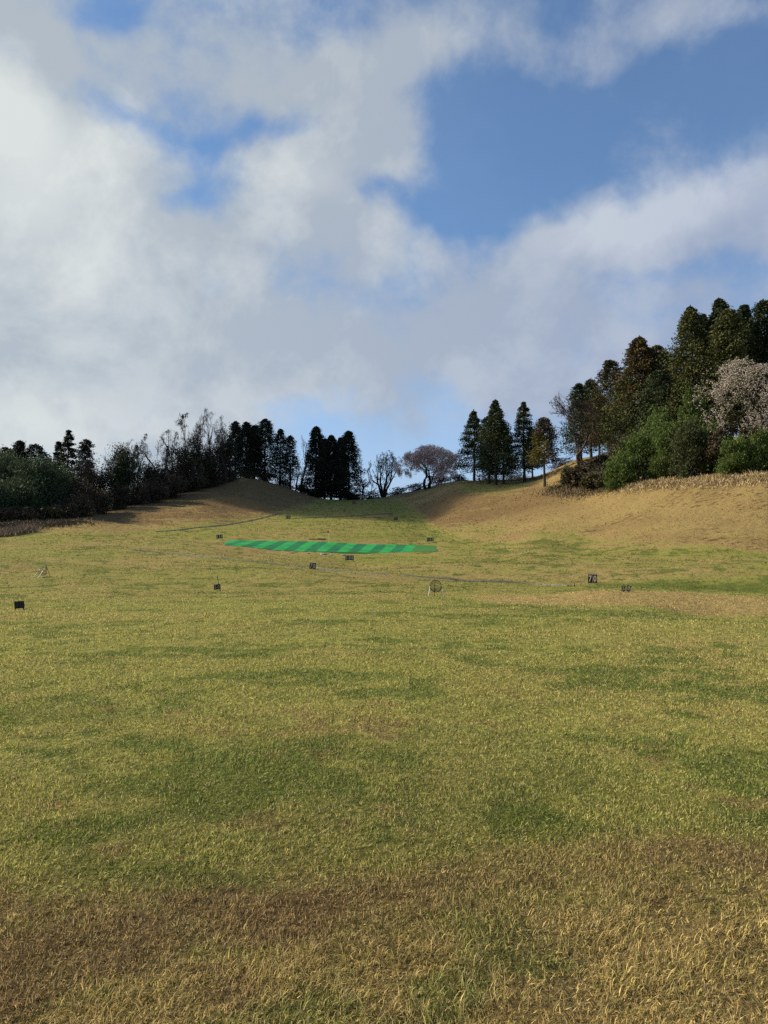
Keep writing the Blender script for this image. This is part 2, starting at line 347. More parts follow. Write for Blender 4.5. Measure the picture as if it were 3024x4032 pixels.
def new_mat(name):
    m_ = bpy.data.materials.new(name); m_.use_nodes = True; k = NT(m_.node_tree); k.n.clear()
    o = k.node('ShaderNodeOutputMaterial'); p = k.node('ShaderNodeBsdfPrincipled'); k.l.new(p.outputs[0], o.inputs[0])
    p.inputs['Roughness'].default_value = 0.85; p.inputs['Specular IOR Level'].default_value = 0.2
    return m_, k, p
M = {}
M['turf'], k, p = new_mat('turf')
c, pos, geo, at_, nf, nn = turf_color(k, False)
st = k.node('ShaderNodeMapping'); st.inputs['Rotation'].default_value = (0, 0, R(28)); st.inputs['Scale'].default_value = (0.8, 1.7, 0.6); k.l.new(pos, st.inputs[0])
ws = k.noise(st.outputs[0], 0.9, 5, 0.6)
c = k.mix(k.m('MULTIPLY', k.ramp(k.m('ADD', ws, k.m('MULTIPLY', at_.outputs['Alpha'], 0.16)), 0.68, 0.78, 0, 0.85), at_.outputs['Alpha']), c, rgb(0.085, 0.048, 0.024))
dk = k.noise(st.outputs[0], 2.2, 4, 0.6)
c = k.mix(k.ramp(dk, 0.55, 0.70, 0, 0.62), c, rgb(0.075, 0.075, 0.018))
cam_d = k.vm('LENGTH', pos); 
c = k.mix(k.ramp(cam_d, 3.4, 9.0, 0.66, 0.08), c, rgb(0.030, 0.022, 0.009))      # thatch and soil between the modelled blades, darkened to include their shade
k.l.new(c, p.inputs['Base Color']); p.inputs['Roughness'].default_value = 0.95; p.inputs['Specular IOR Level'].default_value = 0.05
bp = k.node('ShaderNodeBump'); bp.inputs['Strength'].default_value = 0.9; bp.inputs['Distance'].default_value = 0.12
hh = k.m('ADD', k.noise(pos, 3.5, 6, 0.65), k.m('MULTIPLY', k.noise(pos, 0.8, 4, 0.6), 2.2)); k.l.new(hh, bp.inputs['Height']); k.l.new(bp.outputs[0], p.inputs['Normal'])

def blade_mat(name, straw):
    m_, k, p = new_mat(name)
    c, pos, geo, at_, nf, nn = turf_color(k, True)
    rnd = geo.outputs['Random Per Island']
    hs = k.node('ShaderNodeHueSaturation'); k.put(hs.inputs['Value'], k.m('MULTIPLY_ADD', k.m('MULTIPLY', rnd, rnd), 2.8 if straw > 0 else 0.65, 0.92 if straw > 0 else 0.90)); k.l.new(c, hs.inputs['Color'])
    c2 = k.mix(k.ramp(k.m('FRACT', k.m('MULTIPLY', rnd, 17.3)), 1.0 - straw, 1.06 - straw), hs.outputs[0], rgb(0.56, 0.45, 0.23))
    c2 = k.mix(k.ramp(k.m('FRACT', k.m('MULTIPLY', rnd, 43.7)), 0.74, 0.80, 0, 0.55), c2, rgb(0.050, 0.075, 0.014))
    k.l.new(c2, p.inputs['Base Color']); p.inputs['Roughness'].default_value = 0.6; p.inputs['Specular IOR Level'].default_value = 0.25
    tr = k.node('ShaderNodeBsdfTranslucent'); k.l.new(c2, tr.inputs[0]); mx = k.node('ShaderNodeMixShader'); mx.inputs[0].default_value = 0.40
    k.l.new(p.outputs[0], mx.inputs[1]); k.l.new(tr.outputs[0], mx.inputs[2]); k.l.new(mx.outputs[0], k.n['Material Output'].inputs[0])
    return m_
M['blade'] = blade_mat('grass_blade', 0.14); M['tussock'] = blade_mat('tussock_blade', -0.1)

def build_ground():
    th = np.concatenate([np.linspace(-180, -42, 60)[:-1], np.linspace(-42, 42, 620), np.linspace(42, 180, 60)[1:]]); th = R(1) * th
    th = th[:-1]
    rr = np.concatenate([[0.4], np.exp(np.linspace(math.log(0.8), math.log(340), 620)), [420, 600, 900, 1500, 2600, 4500, 8000]])
    T, Rr = np.meshgrid(th, rr); X, Y = Rr * np.sin(T), Rr * np.cos(T)
    Z = ground(X, Y) ; n = len(th); V = np.stack([X, Y, Z], -1).reshape(-1, 3)
    i = np.arange(len(rr) - 1)[:, None] * n; j = np.arange(n)[None]; j2 = (j + 1) % n
    F = np.stack([i + j, i + j2, i + n + j2, i + n + j], -1).reshape(-1, 4)[:, ::-1]
    V = np.vstack([V, [[0, 0, g1(0, 0.4)]]]); cap = np.stack([np.arange(n), (np.arange(n) + 1) % n, np.full(n, len(V) - 1)], -1)[:, ::-1][:, [0, 2, 1]][:, ::-1]
    cv = np.concatenate([cover(V[:-1, 0], V[:-1, 1]), [[0.5, 0.3, 0.1, 0]]])
    me = mesh_np('field', V, [F, cap], [M['turf']], smooth=True, attrs={'cover': cv})
    tag(obj('field', me), 'driving range field of olive and tan winter turf rising to banks', 'field', kind='structure')
build_ground()

def build_grass():
    rs = np.random.default_rng(5)
    # distances drawn so that the blade count per square metre falls with distance
    n = 860000; Y0, Y1 = 2.35, 62.0
    Yp = Y0 * (Y1 / Y0) ** rs.random(n); X = (rs.random(n) * 2 - 1) * (0.58 * Yp + 1.9)
    # clumping
    cl = fbm(X, Yp, 0.35, 5, 3); keep = (rs.random(n) < 0.18 + 2.1 * (cl - 0.28)) & (rs.random(n) < 1 - sstep(Yp, 34, 62)); X, Yp, cl = X[keep], Yp[keep], cl[keep]; n = len(X)
    Z = ground(X, Yp); cv = cover(X, Yp); t = X / Yp
    yy = Yp + (fbm(X, Yp, 1.6, 71, 3) - 0.5) * 1.5 + (fbm(X, Yp, 4.0, 73, 2) - 0.5) * 1.6 - 0.28 * t
    longg = 1 - sstep(yy, 3.35, 3.9)
    h = (0.025 + 0.022 * longg) * (0.55 + 0.9 * rs.random(n)) * np.clip(Yp / 12, 1, 1.6) * (0.35 + 1.3 * cl)
    wdt = 0.0036 * np.clip(Yp / 3.2, 1, 12) ** 0.75 * (0.7 + 0.6 * rs.random(n))
    az_ = rs.normal(0.6, 1.5, n) + 2.5 * (fbm(X, Yp, 0.5, 15, 2) - 0.5) * 4
    lean = np.clip(0.65 + 0.42 * longg + rs.normal(0, 0.35, n), 0.05, 1.35)
    dx, dy = np.cos(az_), np.sin(az_); sx, sy = -dy, dx
    fa = rs.random(n) * 2 * np.pi; sx, sy = np.cos(fa), np.sin(fa)
    b = np.stack([X, Yp, Z - 0.004], -1); sd_ = np.stack([sx, sy, 0 * sx], -1) * wdt[:, None] * 0.5; dr = np.stack([dx, dy, 0 * dx], -1)
    mid = b + dr * (np.sin(lean * 0.55) * h * 0.55)[:, None]; mid[:, 2] += np.cos(lean * 0.55) * h * 0.55
    tip = mid + dr * (np.sin(lean * 1.25) * h * 0.5)[:, None]; tip[:, 2] += np.cos(np.minimum(lean * 1.25, 1.7)) * h * 0.5
    V = np.stack([b - sd_, b + sd_, mid - sd_ * 0.8, mid + sd_ * 0.8, tip], 1).reshape(-1, 3)
    o = (np.arange(n) * 5)[:, None]
    F = np.concatenate([o + np.array([[0, 1, 3]]), o + np.array([[0, 3, 2]]), o + np.array([[2, 3, 4]])], 1).reshape(-1, 3)
    # green tips among the dry: per-blade scatter of the cover values
    cb = np.clip(cv + rs.normal(0, 0.30, (n, 4)) * np.array([1, 0.9, 0.9, 0]), 0, 1)
    me = mesh_np('grass', V, F, [M['blade']], attrs={'cover': np.repeat(cb, 5, 0)})
    tag(obj('grass', me), 'short winter turf with dry tan blades in the foreground', 'grass', kind='stuff')
build_grass()
def build_thatch():
    rs = np.random.default_rng(15); n = 400000; Yp = 2.3 * (15 / 2.3) ** rs.random(n); X = (rs.random(n) * 2 - 1) * (0.58 * Yp + 1.8); Z = ground(X, Yp); cv = cover(X, Yp)
    h = 0.020 * (0.5 + rs.random(n)) * np.clip(Yp / 7, 1, 1.6); w_ = 0.0042 * np.clip(Yp / 3.2, 1, 5) ** 0.7
    A = np.stack([rs.normal(0, 1, n), rs.normal(0, 1, n), 0.25 + 0.9 * rs.random(n)], -1); A /= np.linalg.norm(A, axis=1, keepdims=True)
    S = np.cross(A, rand_unit(rs, n)); S /= np.linalg.norm(S, axis=1, keepdims=True); b = np.stack([X, Yp, Z - 0.002], -1)
    V = np.stack([b - S * (w_ * 0.5)[:, None], b + S * (w_ * 0.5)[:, None], b + A * (h * 1.5)[:, None]], 1).reshape(-1, 3)
    cb = np.clip(cv + rs.normal(0, 0.25, (n, 4)) * np.array([1, 0.9, 0.9, 0]), 0, 1)
    tag(obj('thatch', mesh_np('thatch', V, np.arange(3 * n).reshape(-1, 3), [M['blade']], attrs={'cover': np.repeat(cb, 3, 0)})), 'matted short thatch between the grass blades', 'grass', kind='stuff')
build_thatch()
def build_rough():
    # coarse tussocks that give the far turf and the banks their grain
    rs = np.random.default_rng(8); n = 150000; Yp = 34.0 * (255 / 34.0) ** rs.random(n); X = (rs.random(n) * 2 - 1) * (0.54 * Yp + 4)
    cl = fbm(X, Yp, 2.4, 55, 4); cv = cover(X, Yp); keep = rs.random(n) < np.clip((cl - 0.30) * 2.2, 0.05, 1) * sstep(Yp, 34, 60)
    m_ = (X > -30) & (X < 12) & (Yp > 112) & (Yp < 133); keep &= ~m_
    X, Yp, cl, cv = X[keep], Yp[keep], cl[keep], cv[keep]; n = len(X); Z = ground(X, Yp); sc = np.clip(Yp / 110, 0.5, 2.2)
    h = 0.13 * sc * (0.4 + 0.9 * rs.random(n)); w_ = 0.16 * sc * (0.5 + rs.random(n))
    A = np.stack([rs.normal(0, 0.8, n), rs.normal(0, 0.8, n), np.full(n, 0.8)], -1); A /= np.linalg.norm(A, axis=1, keepdims=True)
    B = np.cross(A, rand_unit(rs, n)); B /= np.linalg.norm(B, axis=1, keepdims=True)
    V, F = diamonds(np.stack([X, Yp, Z], -1) + A * (h * 0.4)[:, None], A * (h * 0.6)[:, None], B * (w_ * 0.5)[:, None])
    cb = np.clip(cv + rs.normal(0, 0.2, (n, 4)) * np.array([1, 0.7, 0.8, 0]), 0, 1)
    me = mesh_np('rough_turf', V, F, [M['tussock']], attrs={'cover': np.repeat(cb, 4, 0)})
    tag(obj('rough_turf', me), 'coarse tussocks in the far turf and on the banks', 'grass', kind='stuff')
build_rough()

# ------------------------------------------------------------------ plant materials
def leaf_mat(name, cols, trans=0.15, rough=0.7):
    m_, k, p = new_mat(name)
    geo = k.node('ShaderNodeNewGeometry'); rnd = geo.outputs['Random Per Island']
    oi = k.node('ShaderNodeObjectInfo')
    n = k.noise(geo.outputs['Position'], 0.35, 3, 0.6)
    x = k.m('ADD', k.m('MULTIPLY', rnd, 0.55), k.m('MULTIPLY', k.m('SUBTRACT', n, 0.28), 1.0), clamp=True)
    r_ = k.node('ShaderNodeValToRGB'); k.l.new(x, r_.inputs[0])
    els = r_.color_ramp.elements
    while len(els) < len(cols): els.new(0.5)
    for i, c in enumerate(cols): els[i].position = i / (len(cols) - 1); els[i].color = rgb(*c)
    c = r_.outputs[0]
    k.l.new(c, p.inputs['Base Color']); p.inputs['Roughness'].default_value = rough; p.inputs['Specular IOR Level'].default_value = 0.2
    if trans:
        tr = k.node('ShaderNodeBsdfTranslucent'); k.l.new(c, tr.inputs[0]); mx = k.node('ShaderNodeMixShader'); mx.inputs[0].default_value = trans
        k.l.new(p.outputs[0], mx.inputs[1]); k.l.new(tr.outputs[0], mx.inputs[2]); k.l.new(mx.outputs[0], k.n['Material Output'].inputs[0])
    return m_
def bark_mat(name, a, b, scale=3.0):
    m_, k, p = new_mat(name); geo = k.node('ShaderNodeNewGeometry')
    mp = k.node('ShaderNodeMapping'); mp.inputs['Scale'].default_value = (1, 1, 0.2); k.l.new(geo.outputs['Position'], mp.inputs[0])
    k.l.new(k.mix(k.ramp(k.noise(mp.outputs[0], scale, 5, 0.6), 0.35, 0.65), rgb(*a), rgb(*b)), p.inputs['Base Color']); p.inputs['Roughness'].default_value = 0.95
    return m_
M['cedar'] = leaf_mat('cedar_leaf', [(0.016, 0.027, 0.011), (0.030, 0.046, 0.016), (0.057, 0.070, 0.022)], 0.08)
M['cedar_dark'] = leaf_mat('dark_cedar_leaf', [(0.011, 0.017, 0.009), (0.018, 0.026, 0.012), (0.030, 0.036, 0.017)], 0.05)
M['cedar_red'] = leaf_mat('reddish_cedar_leaf', [(0.033, 0.030, 0.013), (0.069, 0.053, 0.020), (0.106, 0.065, 0.025)], 0.08)
M['cedar_olive'] = leaf_mat('olive_cedar_leaf', [(0.036, 0.047, 0.016), (0.065, 0.073, 0.022), (0.111, 0.104, 0.031)], 0.1)
M['cedar_gold'] = leaf_mat('golden_cedar_leaf', [(0.036, 0.041, 0.010), (0.114, 0.098, 0.017), (0.168, 0.132, 0.024)], 0.1)
M['dead'] = leaf_mat('dead_spray', [(0.040, 0.035, 0.027), (0.085, 0.072, 0.056)], 0.0)
M['pine'] = leaf_mat('bright_bush_leaf', [(0.039, 0.067, 0.016), (0.092, 0.138, 0.032), (0.161, 0.201, 0.057)], 0.25)
M['pine_dull'] = leaf_mat('dull_bush_leaf', [(0.030, 0.042, 0.016), (0.065, 0.078, 0.028), (0.11, 0.11, 0.045)], 0.15)
M['rough'] = leaf_mat('brown_rough', [(0.050, 0.038, 0.024), (0.090, 0.070, 0.042), (0.14, 0.11, 0.065)], 0.1)
M['bamboo'] = leaf_mat('bamboo_leaf', [(0.025, 0.046, 0.025), (0.053, 0.081, 0.039), (0.091, 0.116, 0.053)], 0.2)
M['broad'] = leaf_mat('dark_broad_leaf', [(0.013, 0.021, 0.010), (0.029, 0.042, 0.016), (0.054, 0.070, 0.022)], 0.08)
M['ivy'] = leaf_mat('ivy_leaf', [(0.020, 0.022, 0.014), (0.037, 0.036, 0.019), (0.065, 0.054, 0.025)], 0.05)
M['brush'] = leaf_mat('brown_brush', [(0.035, 0.027, 0.018), (0.067, 0.050, 0.030), (0.109, 0.080, 0.048)], 0.05)
M['brush_green'] = leaf_mat('olive_brush', [(0.035, 0.032, 0.016), (0.067, 0.061, 0.027), (0.120, 0.099, 0.042)], 0.08)
M['scrub'] = leaf_mat('tan_scrub', [(0.09, 0.065, 0.035), (0.16, 0.12, 0.065), (0.22, 0.17, 0.09)], 0.1)
M['straw'] = leaf_mat('straw', [(0.24, 0.17, 0.085), (0.36, 0.27, 0.14), (0.50, 0.40, 0.23)], 0.15)
M['reed'] = leaf_mat('reed', [(0.11, 0.08, 0.06), (0.17, 0.13, 0.10), (0.25, 0.20, 0.155)], 0.15)
M['blossom'] = leaf_mat('pink_blossom', [(0.60, 0.45, 0.41), (0.78, 0.62, 0.57), (0.90, 0.78, 0.73)], 0.6)
M['blossom_white'] = leaf_mat('white_blossom', [(0.34, 0.27, 0.21), (0.60, 0.53, 0.45), (0.80, 0.74, 0.66)], 0.3)
M['bud'] = leaf_mat('young_leaf', [(0.045, 0.042, 0.020), (0.09, 0.080, 0.035), (0.14, 0.12, 0.055)], 0.2)
M['bark'] = bark_mat('bark', (0.035, 0.026, 0.020), (0.075, 0.058, 0.045))
M['bark_soft'] = bark_mat('soft_bark', (0.030, 0.024, 0.019), (0.065, 0.052, 0.041))
M['bark_dark'] = bark_mat('dark_bark', (0.012, 0.010, 0.008), (0.030, 0.024, 0.019))
M['bark_pale'] = bark_mat('pale_bark', (0.11, 0.092, 0.072), (0.20, 0.17, 0.135))

# ------------------------------------------------------------------ trees
def trunk_mesh(rs, H, r0, bend=0.02, sides=8, top=1.0):
    n = 12; zs = np.linspace(-0.6, H * top, n); ox = np.cumsum(rs.normal(0, bend * H / n, n)); oy = np.cumsum(rs.normal(0, bend * H / n, n)); ox -= ox[0]; oy -= oy[0]
    P_ = np.stack([ox, oy, zs], -1); rad = r0 * (1 - np.clip(zs / H, 0, 1)) ** 0.8 + 0.03; rad[0] *= 1.35; rad[1] *= 1.1
    return tubes(P_[:-1], P_[1:], rad[:-1], rad[1:], sides), P_
def conifer(name, label, x, y, z, H, Rm, seed, leaf='cedar', bark='bark', base=0.14, taper=0.72, dens=1.0, cat='cedar tree', group=None, leaf2=None, split2=None, round_top=0.0, ragged=0.25, size=0.36, whorl=0.0):
    rs = np.random.default_rng(seed); root = empty(name, (x, y, z)); tag(root, label, cat, group)
    (V, F), P_ = trunk_mesh(rs, H, 0.013 * H + 0.08, top=0.98)
    trunk = (V, F)
    Rm = Rm * 1.28; nb = int(H * 46 * dens); t = rs.random(nb) ** 0.9; hgt = (base + (1 - base) * t) * H
    if whorl: hgt = hgt + np.sin(hgt * 2 * np.pi / whorl) * whorl * 0.16
    env = (1 - t) ** taper * np.minimum(1, 0.62 + t * 5) + round_top * np.sqrt(np.clip(1 - t, 0, 1)) * 0.5
    env = env / env.max()
    ph = rs.random(nb) * 2 * np.pi
    lump = 0.56 + 1.0 * vnoise(ph * 1.3 + 7, hgt / (H * 0.085), seed) * (0.7 + 0.6 * vnoise(ph * 3.1, hgt / (H * 0.035), seed + 5))
    br = Rm * env * lump * (1 - 0.8 * ragged * rs.random(nb) ** 2) + 0.25
    k_ = 12; s = 0.30 + 0.70 * rs.random((nb, k_)) ** 0.65
    rr = br[:, None] * s
    droop = -0.20 * rr + 0.10 * rr * s * s + 0.12 * br[:, None] * (1 - t[:, None])
    sp = 0.16 + 0.10 * rr
    cx = np.cos(ph)[:, None] * rr + rs.normal(0, 1, (nb, k_)) * sp * 0.8
    cy = np.sin(ph)[:, None] * rr + rs.normal(0, 1, (nb, k_)) * sp * 0.8
    cz = hgt[:, None] + droop + rs.normal(0, 1, (nb, k_)) * sp * 0.45
    Cn = np.stack([cx, cy, np.minimum(cz, H * 1.0)], -1).reshape(-1, 3)
    top = np.stack([rs.normal(0, 0.12, 40), rs.normal(0, 0.12, 40), H * (0.94 + 0.07 * rs.random(40))], -1); Cn = np.vstack([Cn, top])
    bias = np.stack([np.cos(np.repeat(ph, k_)) * 0.9, np.sin(np.repeat(ph, k_)) * 0.9, np.full(nb * k_, -0.25)], -1); bias = np.vstack([bias, np.tile([[0, 0, 1.0]], (40, 1))])
    V, F = sprays(rs, Cn, size * (0.75 + 0.4 * min(H, 30) / 30) * 0.66, 0.6, 0.5, bias)
    mi = np.zeros(len(F), int); mats = [M[leaf]]
    if leaf2:
        mats.append(M[leaf2]); mi = (split2(Cn, H, rs)).astype(int)
    obj('crown', mesh_np('crown', V, F, mats, mi), root)
    # limbs under the foliage
    sel = rs.choice(nb, min(nb, 60), replace=False); a = np.stack([0 * hgt[sel], 0 * hgt[sel], hgt[sel] - 0.1], -1); b_ = np.stack([np.cos(ph[sel]) * br[sel] * 0.8, np.sin(ph[sel]) * br[sel] * 0.8, hgt[sel] - 0.12 * br[sel]], -1)
    V, F = tubes(a, b_, np.full(len(sel), 0.07), np.full(len(sel), 0.03), 4)
    V, F = merge([trunk, (V, F)]); obj('trunk', mesh_np('trunk', V, F, [M[bark]], smooth=True), root)
    return root

def skeleton(rs, levels=7, stems=1, spread=0.55, up=0.25, ratio=0.78, forks=(2, 3), jitter=0.22, first=1.0, stem_len=1.0, side=0.35, stem_ang=0.35):
    segs = []
    def grow(p, d, L, r, lv, cap):
        n = 3 if lv < 3 else 2
        for i in range(n):
            d = d + rs.normal(0, jitter, 3) + np.array([0, 0, up * 0.25]); d = d / np.linalg.norm(d)
            q = p + d * L / n; r2 = r * (0.90 if lv else 0.94)
            segs.append((p, q, r, r2, lv)); p, r = q, r2
            if lv >= 1 and lv < levels - 1 and rs.random() < side:
                sd_ = d + rs.normal(0, 0.7, 3); grow(p, sd_ / np.linalg.norm(sd_), L * 0.55, r * 0.5, max(lv + 1, levels - 3), cap)
        if lv < levels:
            nk = rs.integers(forks[0], forks[1] + 1)
            for j in range(nk):
                v = rs.normal(0, 1, 3); v -= v.dot(d) * d; v /= np.linalg.norm(v)
                a = spread * (0.55 + 0.8 * rs.random()); dd = d * math.cos(a) + v * math.sin(a)
                grow(p, dd / np.linalg.norm(dd), L * ratio * (0.8 + 0.4 * rs.random()), r * (0.72 if nk == 2 else 0.62), lv + 1, cap)
    for s_ in range(stems):
        a = rs.random() * 2 * math.pi; tl = stem_ang * (0.4 + rs.random()) if stems > 1 else 0.06
        d = np.array([math.cos(a) * math.sin(tl), math.sin(a) * math.sin(tl), math.cos(tl)]); p = np.array([math.cos(a), math.sin(a), 0]) * (0.02 if stems > 1 else 0)
        grow(p + np.array([0, 0, -0.1]), d, stem_len * first, 0.11 if stems == 1 else 0.07, 0, levels)
    P0 = np.array([s[0] for s in segs]); P1 = np.array([s[1] for s in segs]); R0 = np.array([s[2] for s in segs]); R1 = np.array([s[3] for s in segs]); lv = np.array([s[4] for s in segs])
    return P0, P1, R0, R1, lv
def fit(sk, H, W, dome=True):
    P0, P1, R0, R1, lv = sk; zt = np.percentile(P1[:, 2], 96.5); hx = np.percentile(np.abs(P1[:, :2] - 0), 96)
    sc = np.array([W / 2 / hx, W / 2 / hx, H / zt]); f = (sc[0] + sc[2]) / 2
    P0, P1 = P0 * sc, P1 * sc
    if dome:
        rad = np.array([W / 2, W / 2, H * 0.46]); c = np.array([0, 0, H * 0.54])
        for P_ in (P0, P1):
            o = (P_ - c) / rad; e = np.linalg.norm(o, axis=1); u_ = o / np.maximum(e, 1e-6)[:, None]; lim = 0.95 + 0.7 * (vnoise(u_[:, 0] * 2.4 + 9, u_[:, 2] * 2.4 + u_[:, 1] * 1.3 + 4, int(H * 10)) - 0.5); e0 = 0.65; f = np.where((e > e0) & (P_[:, 2] > 0.15 * H), (e0 + lim * 0.45 * (1 - np.exp(-(np.maximum(e, e0) - e0) / 0.55))) / np.maximum(e, 1e-6), 1.0)
            P_[:] = c + o * f[:, None] * rad
    return P0, P1, R0, R1, lv
def bare_tree(name, label, x, y, z, H, W, seed, bark='bark', tr=0.024, twig=0.026, levels=7, stems=1, spread=0.58, up=0.14, leaf=None, leaf_n=2, leaf_size=0.3, group=None, cat='bare tree', ratio=0.78, first=1.3, side=0.30, jitter=0.2, leaf_droop=0.0, leaf_flat=0.8, forks=(2, 2), stem_ang=0.35, dome=True, part='branches', leafpart='foliage', lean=None):
    rs = np.random.default_rng(seed); root = empty(name, (x, y, z)); tag(root, label, cat, group)
    P0, P1, R0, R1, lv = fit(skeleton(rs, levels, stems, spread, up, ratio, forks, jitter, first, 1.0, side, stem_ang), H, W, dome)
    if lean:
        for P_ in (P0, P1): P_[:, 0] += lean * np.clip(P_[:, 2], 0, None)
    f = tr * H / (0.11 if stems == 1 else 0.07); R0 = np.maximum(R0 * f, twig); R1 = np.maximum(R1 * f, twig)
    P0[lv == 0, 2] -= 0.0
    tm = lv <= 1
    V, F = tubes(P0[tm], P1[tm], R0[tm], R1[tm], 7); obj('trunk', mesh_np('trunk', V, F, [M[bark]], smooth=True), root)
    V, F = tubes(P0[~tm], P1[~tm], R0[~tm], R1[~tm], 3); obj(part, mesh_np(part, V, F, [M[bark]]), root)
    if leaf:
        tip = P1[lv >= levels - 2]; Cn = np.repeat(tip, leaf_n, 0) + rs.normal(0, leaf_size * 1.1, (len(tip) * leaf_n, 3)) + np.array([0, 0, -leaf_droop]) * rs.random((len(tip) * leaf_n, 1))
        V, F = sprays(rs, Cn, leaf_size, leaf_flat, 0.6); obj(leafpart, mesh_np(leafpart, V, F, [M[leaf]]), root)
    return root
def bushy(name, label, x, y, z, H, W, seed, leaf='pine', bark='bark', lobes=16, dens=1.0, size=0.34, D=None, cat='bush', group=None, flat=0.8, low=0.0, upright=0.0, twigs=14, stemmed=False, peak=0.5, lob=1.0, core=0.33):
    rs = np.random.default_rng(seed); root = empty(name, (x, y, z)); tag(root, label, cat, group); D = D or W * 0.8
    pts = []
    for i in range(lobes):
        h = low + (1 - low) * rs.random() ** 0.9; a = rs.random() * 2 * math.pi
        env = math.sqrt(max(0.04, 1 - (abs(h - peak * 0.7) / (1.0 - peak * 0.35)) ** 2))
        q = math.sqrt(rs.random()) * 0.72 * env; c = np.array([math.cos(a) * q * W / 2, math.sin(a) * q * D / 2, h * H * 0.86])
        rad = lob * np.array([W * (0.16 + 0.12 * rs.random()), D * (0.16 + 0.12 * rs.random()), H * (0.10 + 0.10 * rs.random())])
        n = int(dens * 130 * (rad[0] * rad[2] / (size * size * 9)) ** 0.85) + 30
        d = rand_unit(rs, n); rr = (0.45 + 0.6 * rs.random((n, 1)) ** 0.6); pts.append(c + d * rad * rr)
    nc = len(np.concatenate(pts)); core = rs.normal(0, 1, (int(nc * core), 3)) * np.array([W * 0.2, D * 0.2, H * 0.2]) + np.array([0, 0, H * 0.42]); pts.append(core)
    Cn = np.concatenate(pts); poke = 1 + 0.30 * (rs.random((len(Cn), 1)) < 0.12) * rs.random((len(Cn), 1)); Cn = Cn * poke; Cn[:, 2] = np.where(Cn[:, 2] < 0.05, np.abs(Cn[:, 2]) * 0.3 + 0.05, Cn[:, 2]); Cn[:, 2] = np.minimum(Cn[:, 2], H * (0.98 + 0.1 * rs.random(len(Cn))))
    shape = Cn.copy(); Cn[:, 2] += (ground(Cn[:, 0] + x, Cn[:, 1] + y) - z) * np.clip(1.15 - Cn[:, 2] / max(H, 6), 0, 1)
    bias = (shape - np.array([0, 0, H * 0.3])); bias = bias / np.linalg.norm(bias, axis=1, keepdims=True) * 0.7 + np.array([0, 0, upright])
    V, F = sprays(rs, Cn, size * 0.62, flat, 0.38, bias); obj('crown' if stemmed else 'foliage', mesh_np('foliage', V, F, [M[leaf]]), root)
    a = np.tile([[0, 0, -0.3]], (twigs, 1)) + rs.normal(0, 0.12 * W, (twigs, 3)) * np.array([1, 1, 0]); sel = rs.choice(len(Cn), twigs); b_ = Cn[sel] * np.array([0.85, 0.85, 1.0]); a[:, 2] += ground(a[:, 0] + x, a[:, 1] + y) - z
    m_ = (a + b_) / 2 + rs.normal(0, 0.05 * H, (twigs, 3)); r0 = 0.012 * H + 0.02
    if stemmed: a[:, :2] *= 0.08; r0 *= 1.6
    V, F = merge([tubes(a, m_, np.full(twigs, r0), np.full(twigs, r0 * 0.7), 4), tubes(m_, b_, np.full(twigs, r0 * 0.7), np.full(twigs, 0.02), 4)])
    obj('trunk' if stemmed else 'stems', mesh_np('stems', V, F, [M[bark]]), root)
    return root
def spot(u, Y, vtop, wpx, vbase=None):
    """-> x, y, ground z, height, width of a plant seen at photo column u, top row vtop, width wpx, standing Y metres away"""
    p = at(u, Y); zt = px_tz(u, vtop, Y)[1]; return p.x, p.y, p.z, max(zt - p.z, 3.0), wpx * Y / FPX
def gold_split(Cn, H, rs): return (Cn[:, 0] < 0.3 + rs.normal(0, 0.5, len(Cn))) & (Cn[:, 2] < H * 0.75)
def red_top(f):
    def g(Cn, H, rs): return (Cn[:, 2] / H + 0.5 * (vnoise(Cn[:, 0] / 1.6, Cn[:, 2] / 1.6, 3) - 0.5) + rs.normal(0, 0.06, len(Cn))) > f
    return g

def cedar(u, Y, vt, wpx, seed, label, **kw):
    x, y, z, H, W = spot(u, Y, vt, wpx); return conifer('cedar_tree', label, x, y, z, H, W / 2, seed, **kw)
def bare(u, Y, vt, wpx, seed, label, **kw):
    x, y, z, H, W = spot(u, Y, vt, wpx); n = kw.pop('name', 'bare_tree'); return bare_tree(n, label, x, y, z, H, W, seed, **kw)
def bush(u, Y, vt, wpx, seed, label, **kw):
    x, y, z, H, W = spot(u, Y, vt, wpx); n = kw.pop('name', 'bush'); return bushy(n, label, x, y, z, H, W, seed, **kw)

# ---- left wood
GL = 'trees of the left wood'
for i, (u, Y, vt, w_, lab) in enumerate([
    (-70, 168, 1800, 190, 'dark bamboo clump cut by the left edge of the photo'),
    (25, 172, 1782, 170, 'tall dark bamboo clump under the small far left cedar'),
    (110, 166, 1805, 170, 'dark bamboo clump below the two round topped cedars'),
    (185, 170, 1812, 150, 'bamboo clump right of the broad round topped cedar'),
    (245, 174, 1835, 120, 'lowest bamboo clump, under the tall layered cedar'),
    (60, 162, 1880, 230, 'low dark thicket clump along the foot of the bamboo'), (-210, 162, 1790, 200, 'first bamboo clump beyond the left edge of the photo'), (-340, 152, 1800, 200, 'second bamboo clump beyond the left edge of the photo'), (-480, 142, 1810, 200, 'farthest left bamboo clump, outside the photo')]):
    bush(u, Y, vt, w_, 100 + i, lab, leaf='bamboo', name='bamboo_clump', cat='bamboo', group='bamboo clumps at the left', size=0.42, lobes=22, dens=1.25, upright=0.5, D=9, low=0.05, peak=0.75)
DK = dict(leaf='cedar_dark', bark='bark_dark', group=GL)
cedar(15, 200, 1762, 95, 120, 'small dark round topped cedar at the left edge above the bamboo', base=0.2, taper=0.4, round_top=0.7, **DK)
cedar(72, 198, 1736, 66, 121, 'narrow dark cedar with a flat knob top above the bamboo', base=0.1, taper=0.35, round_top=0.5, **DK)
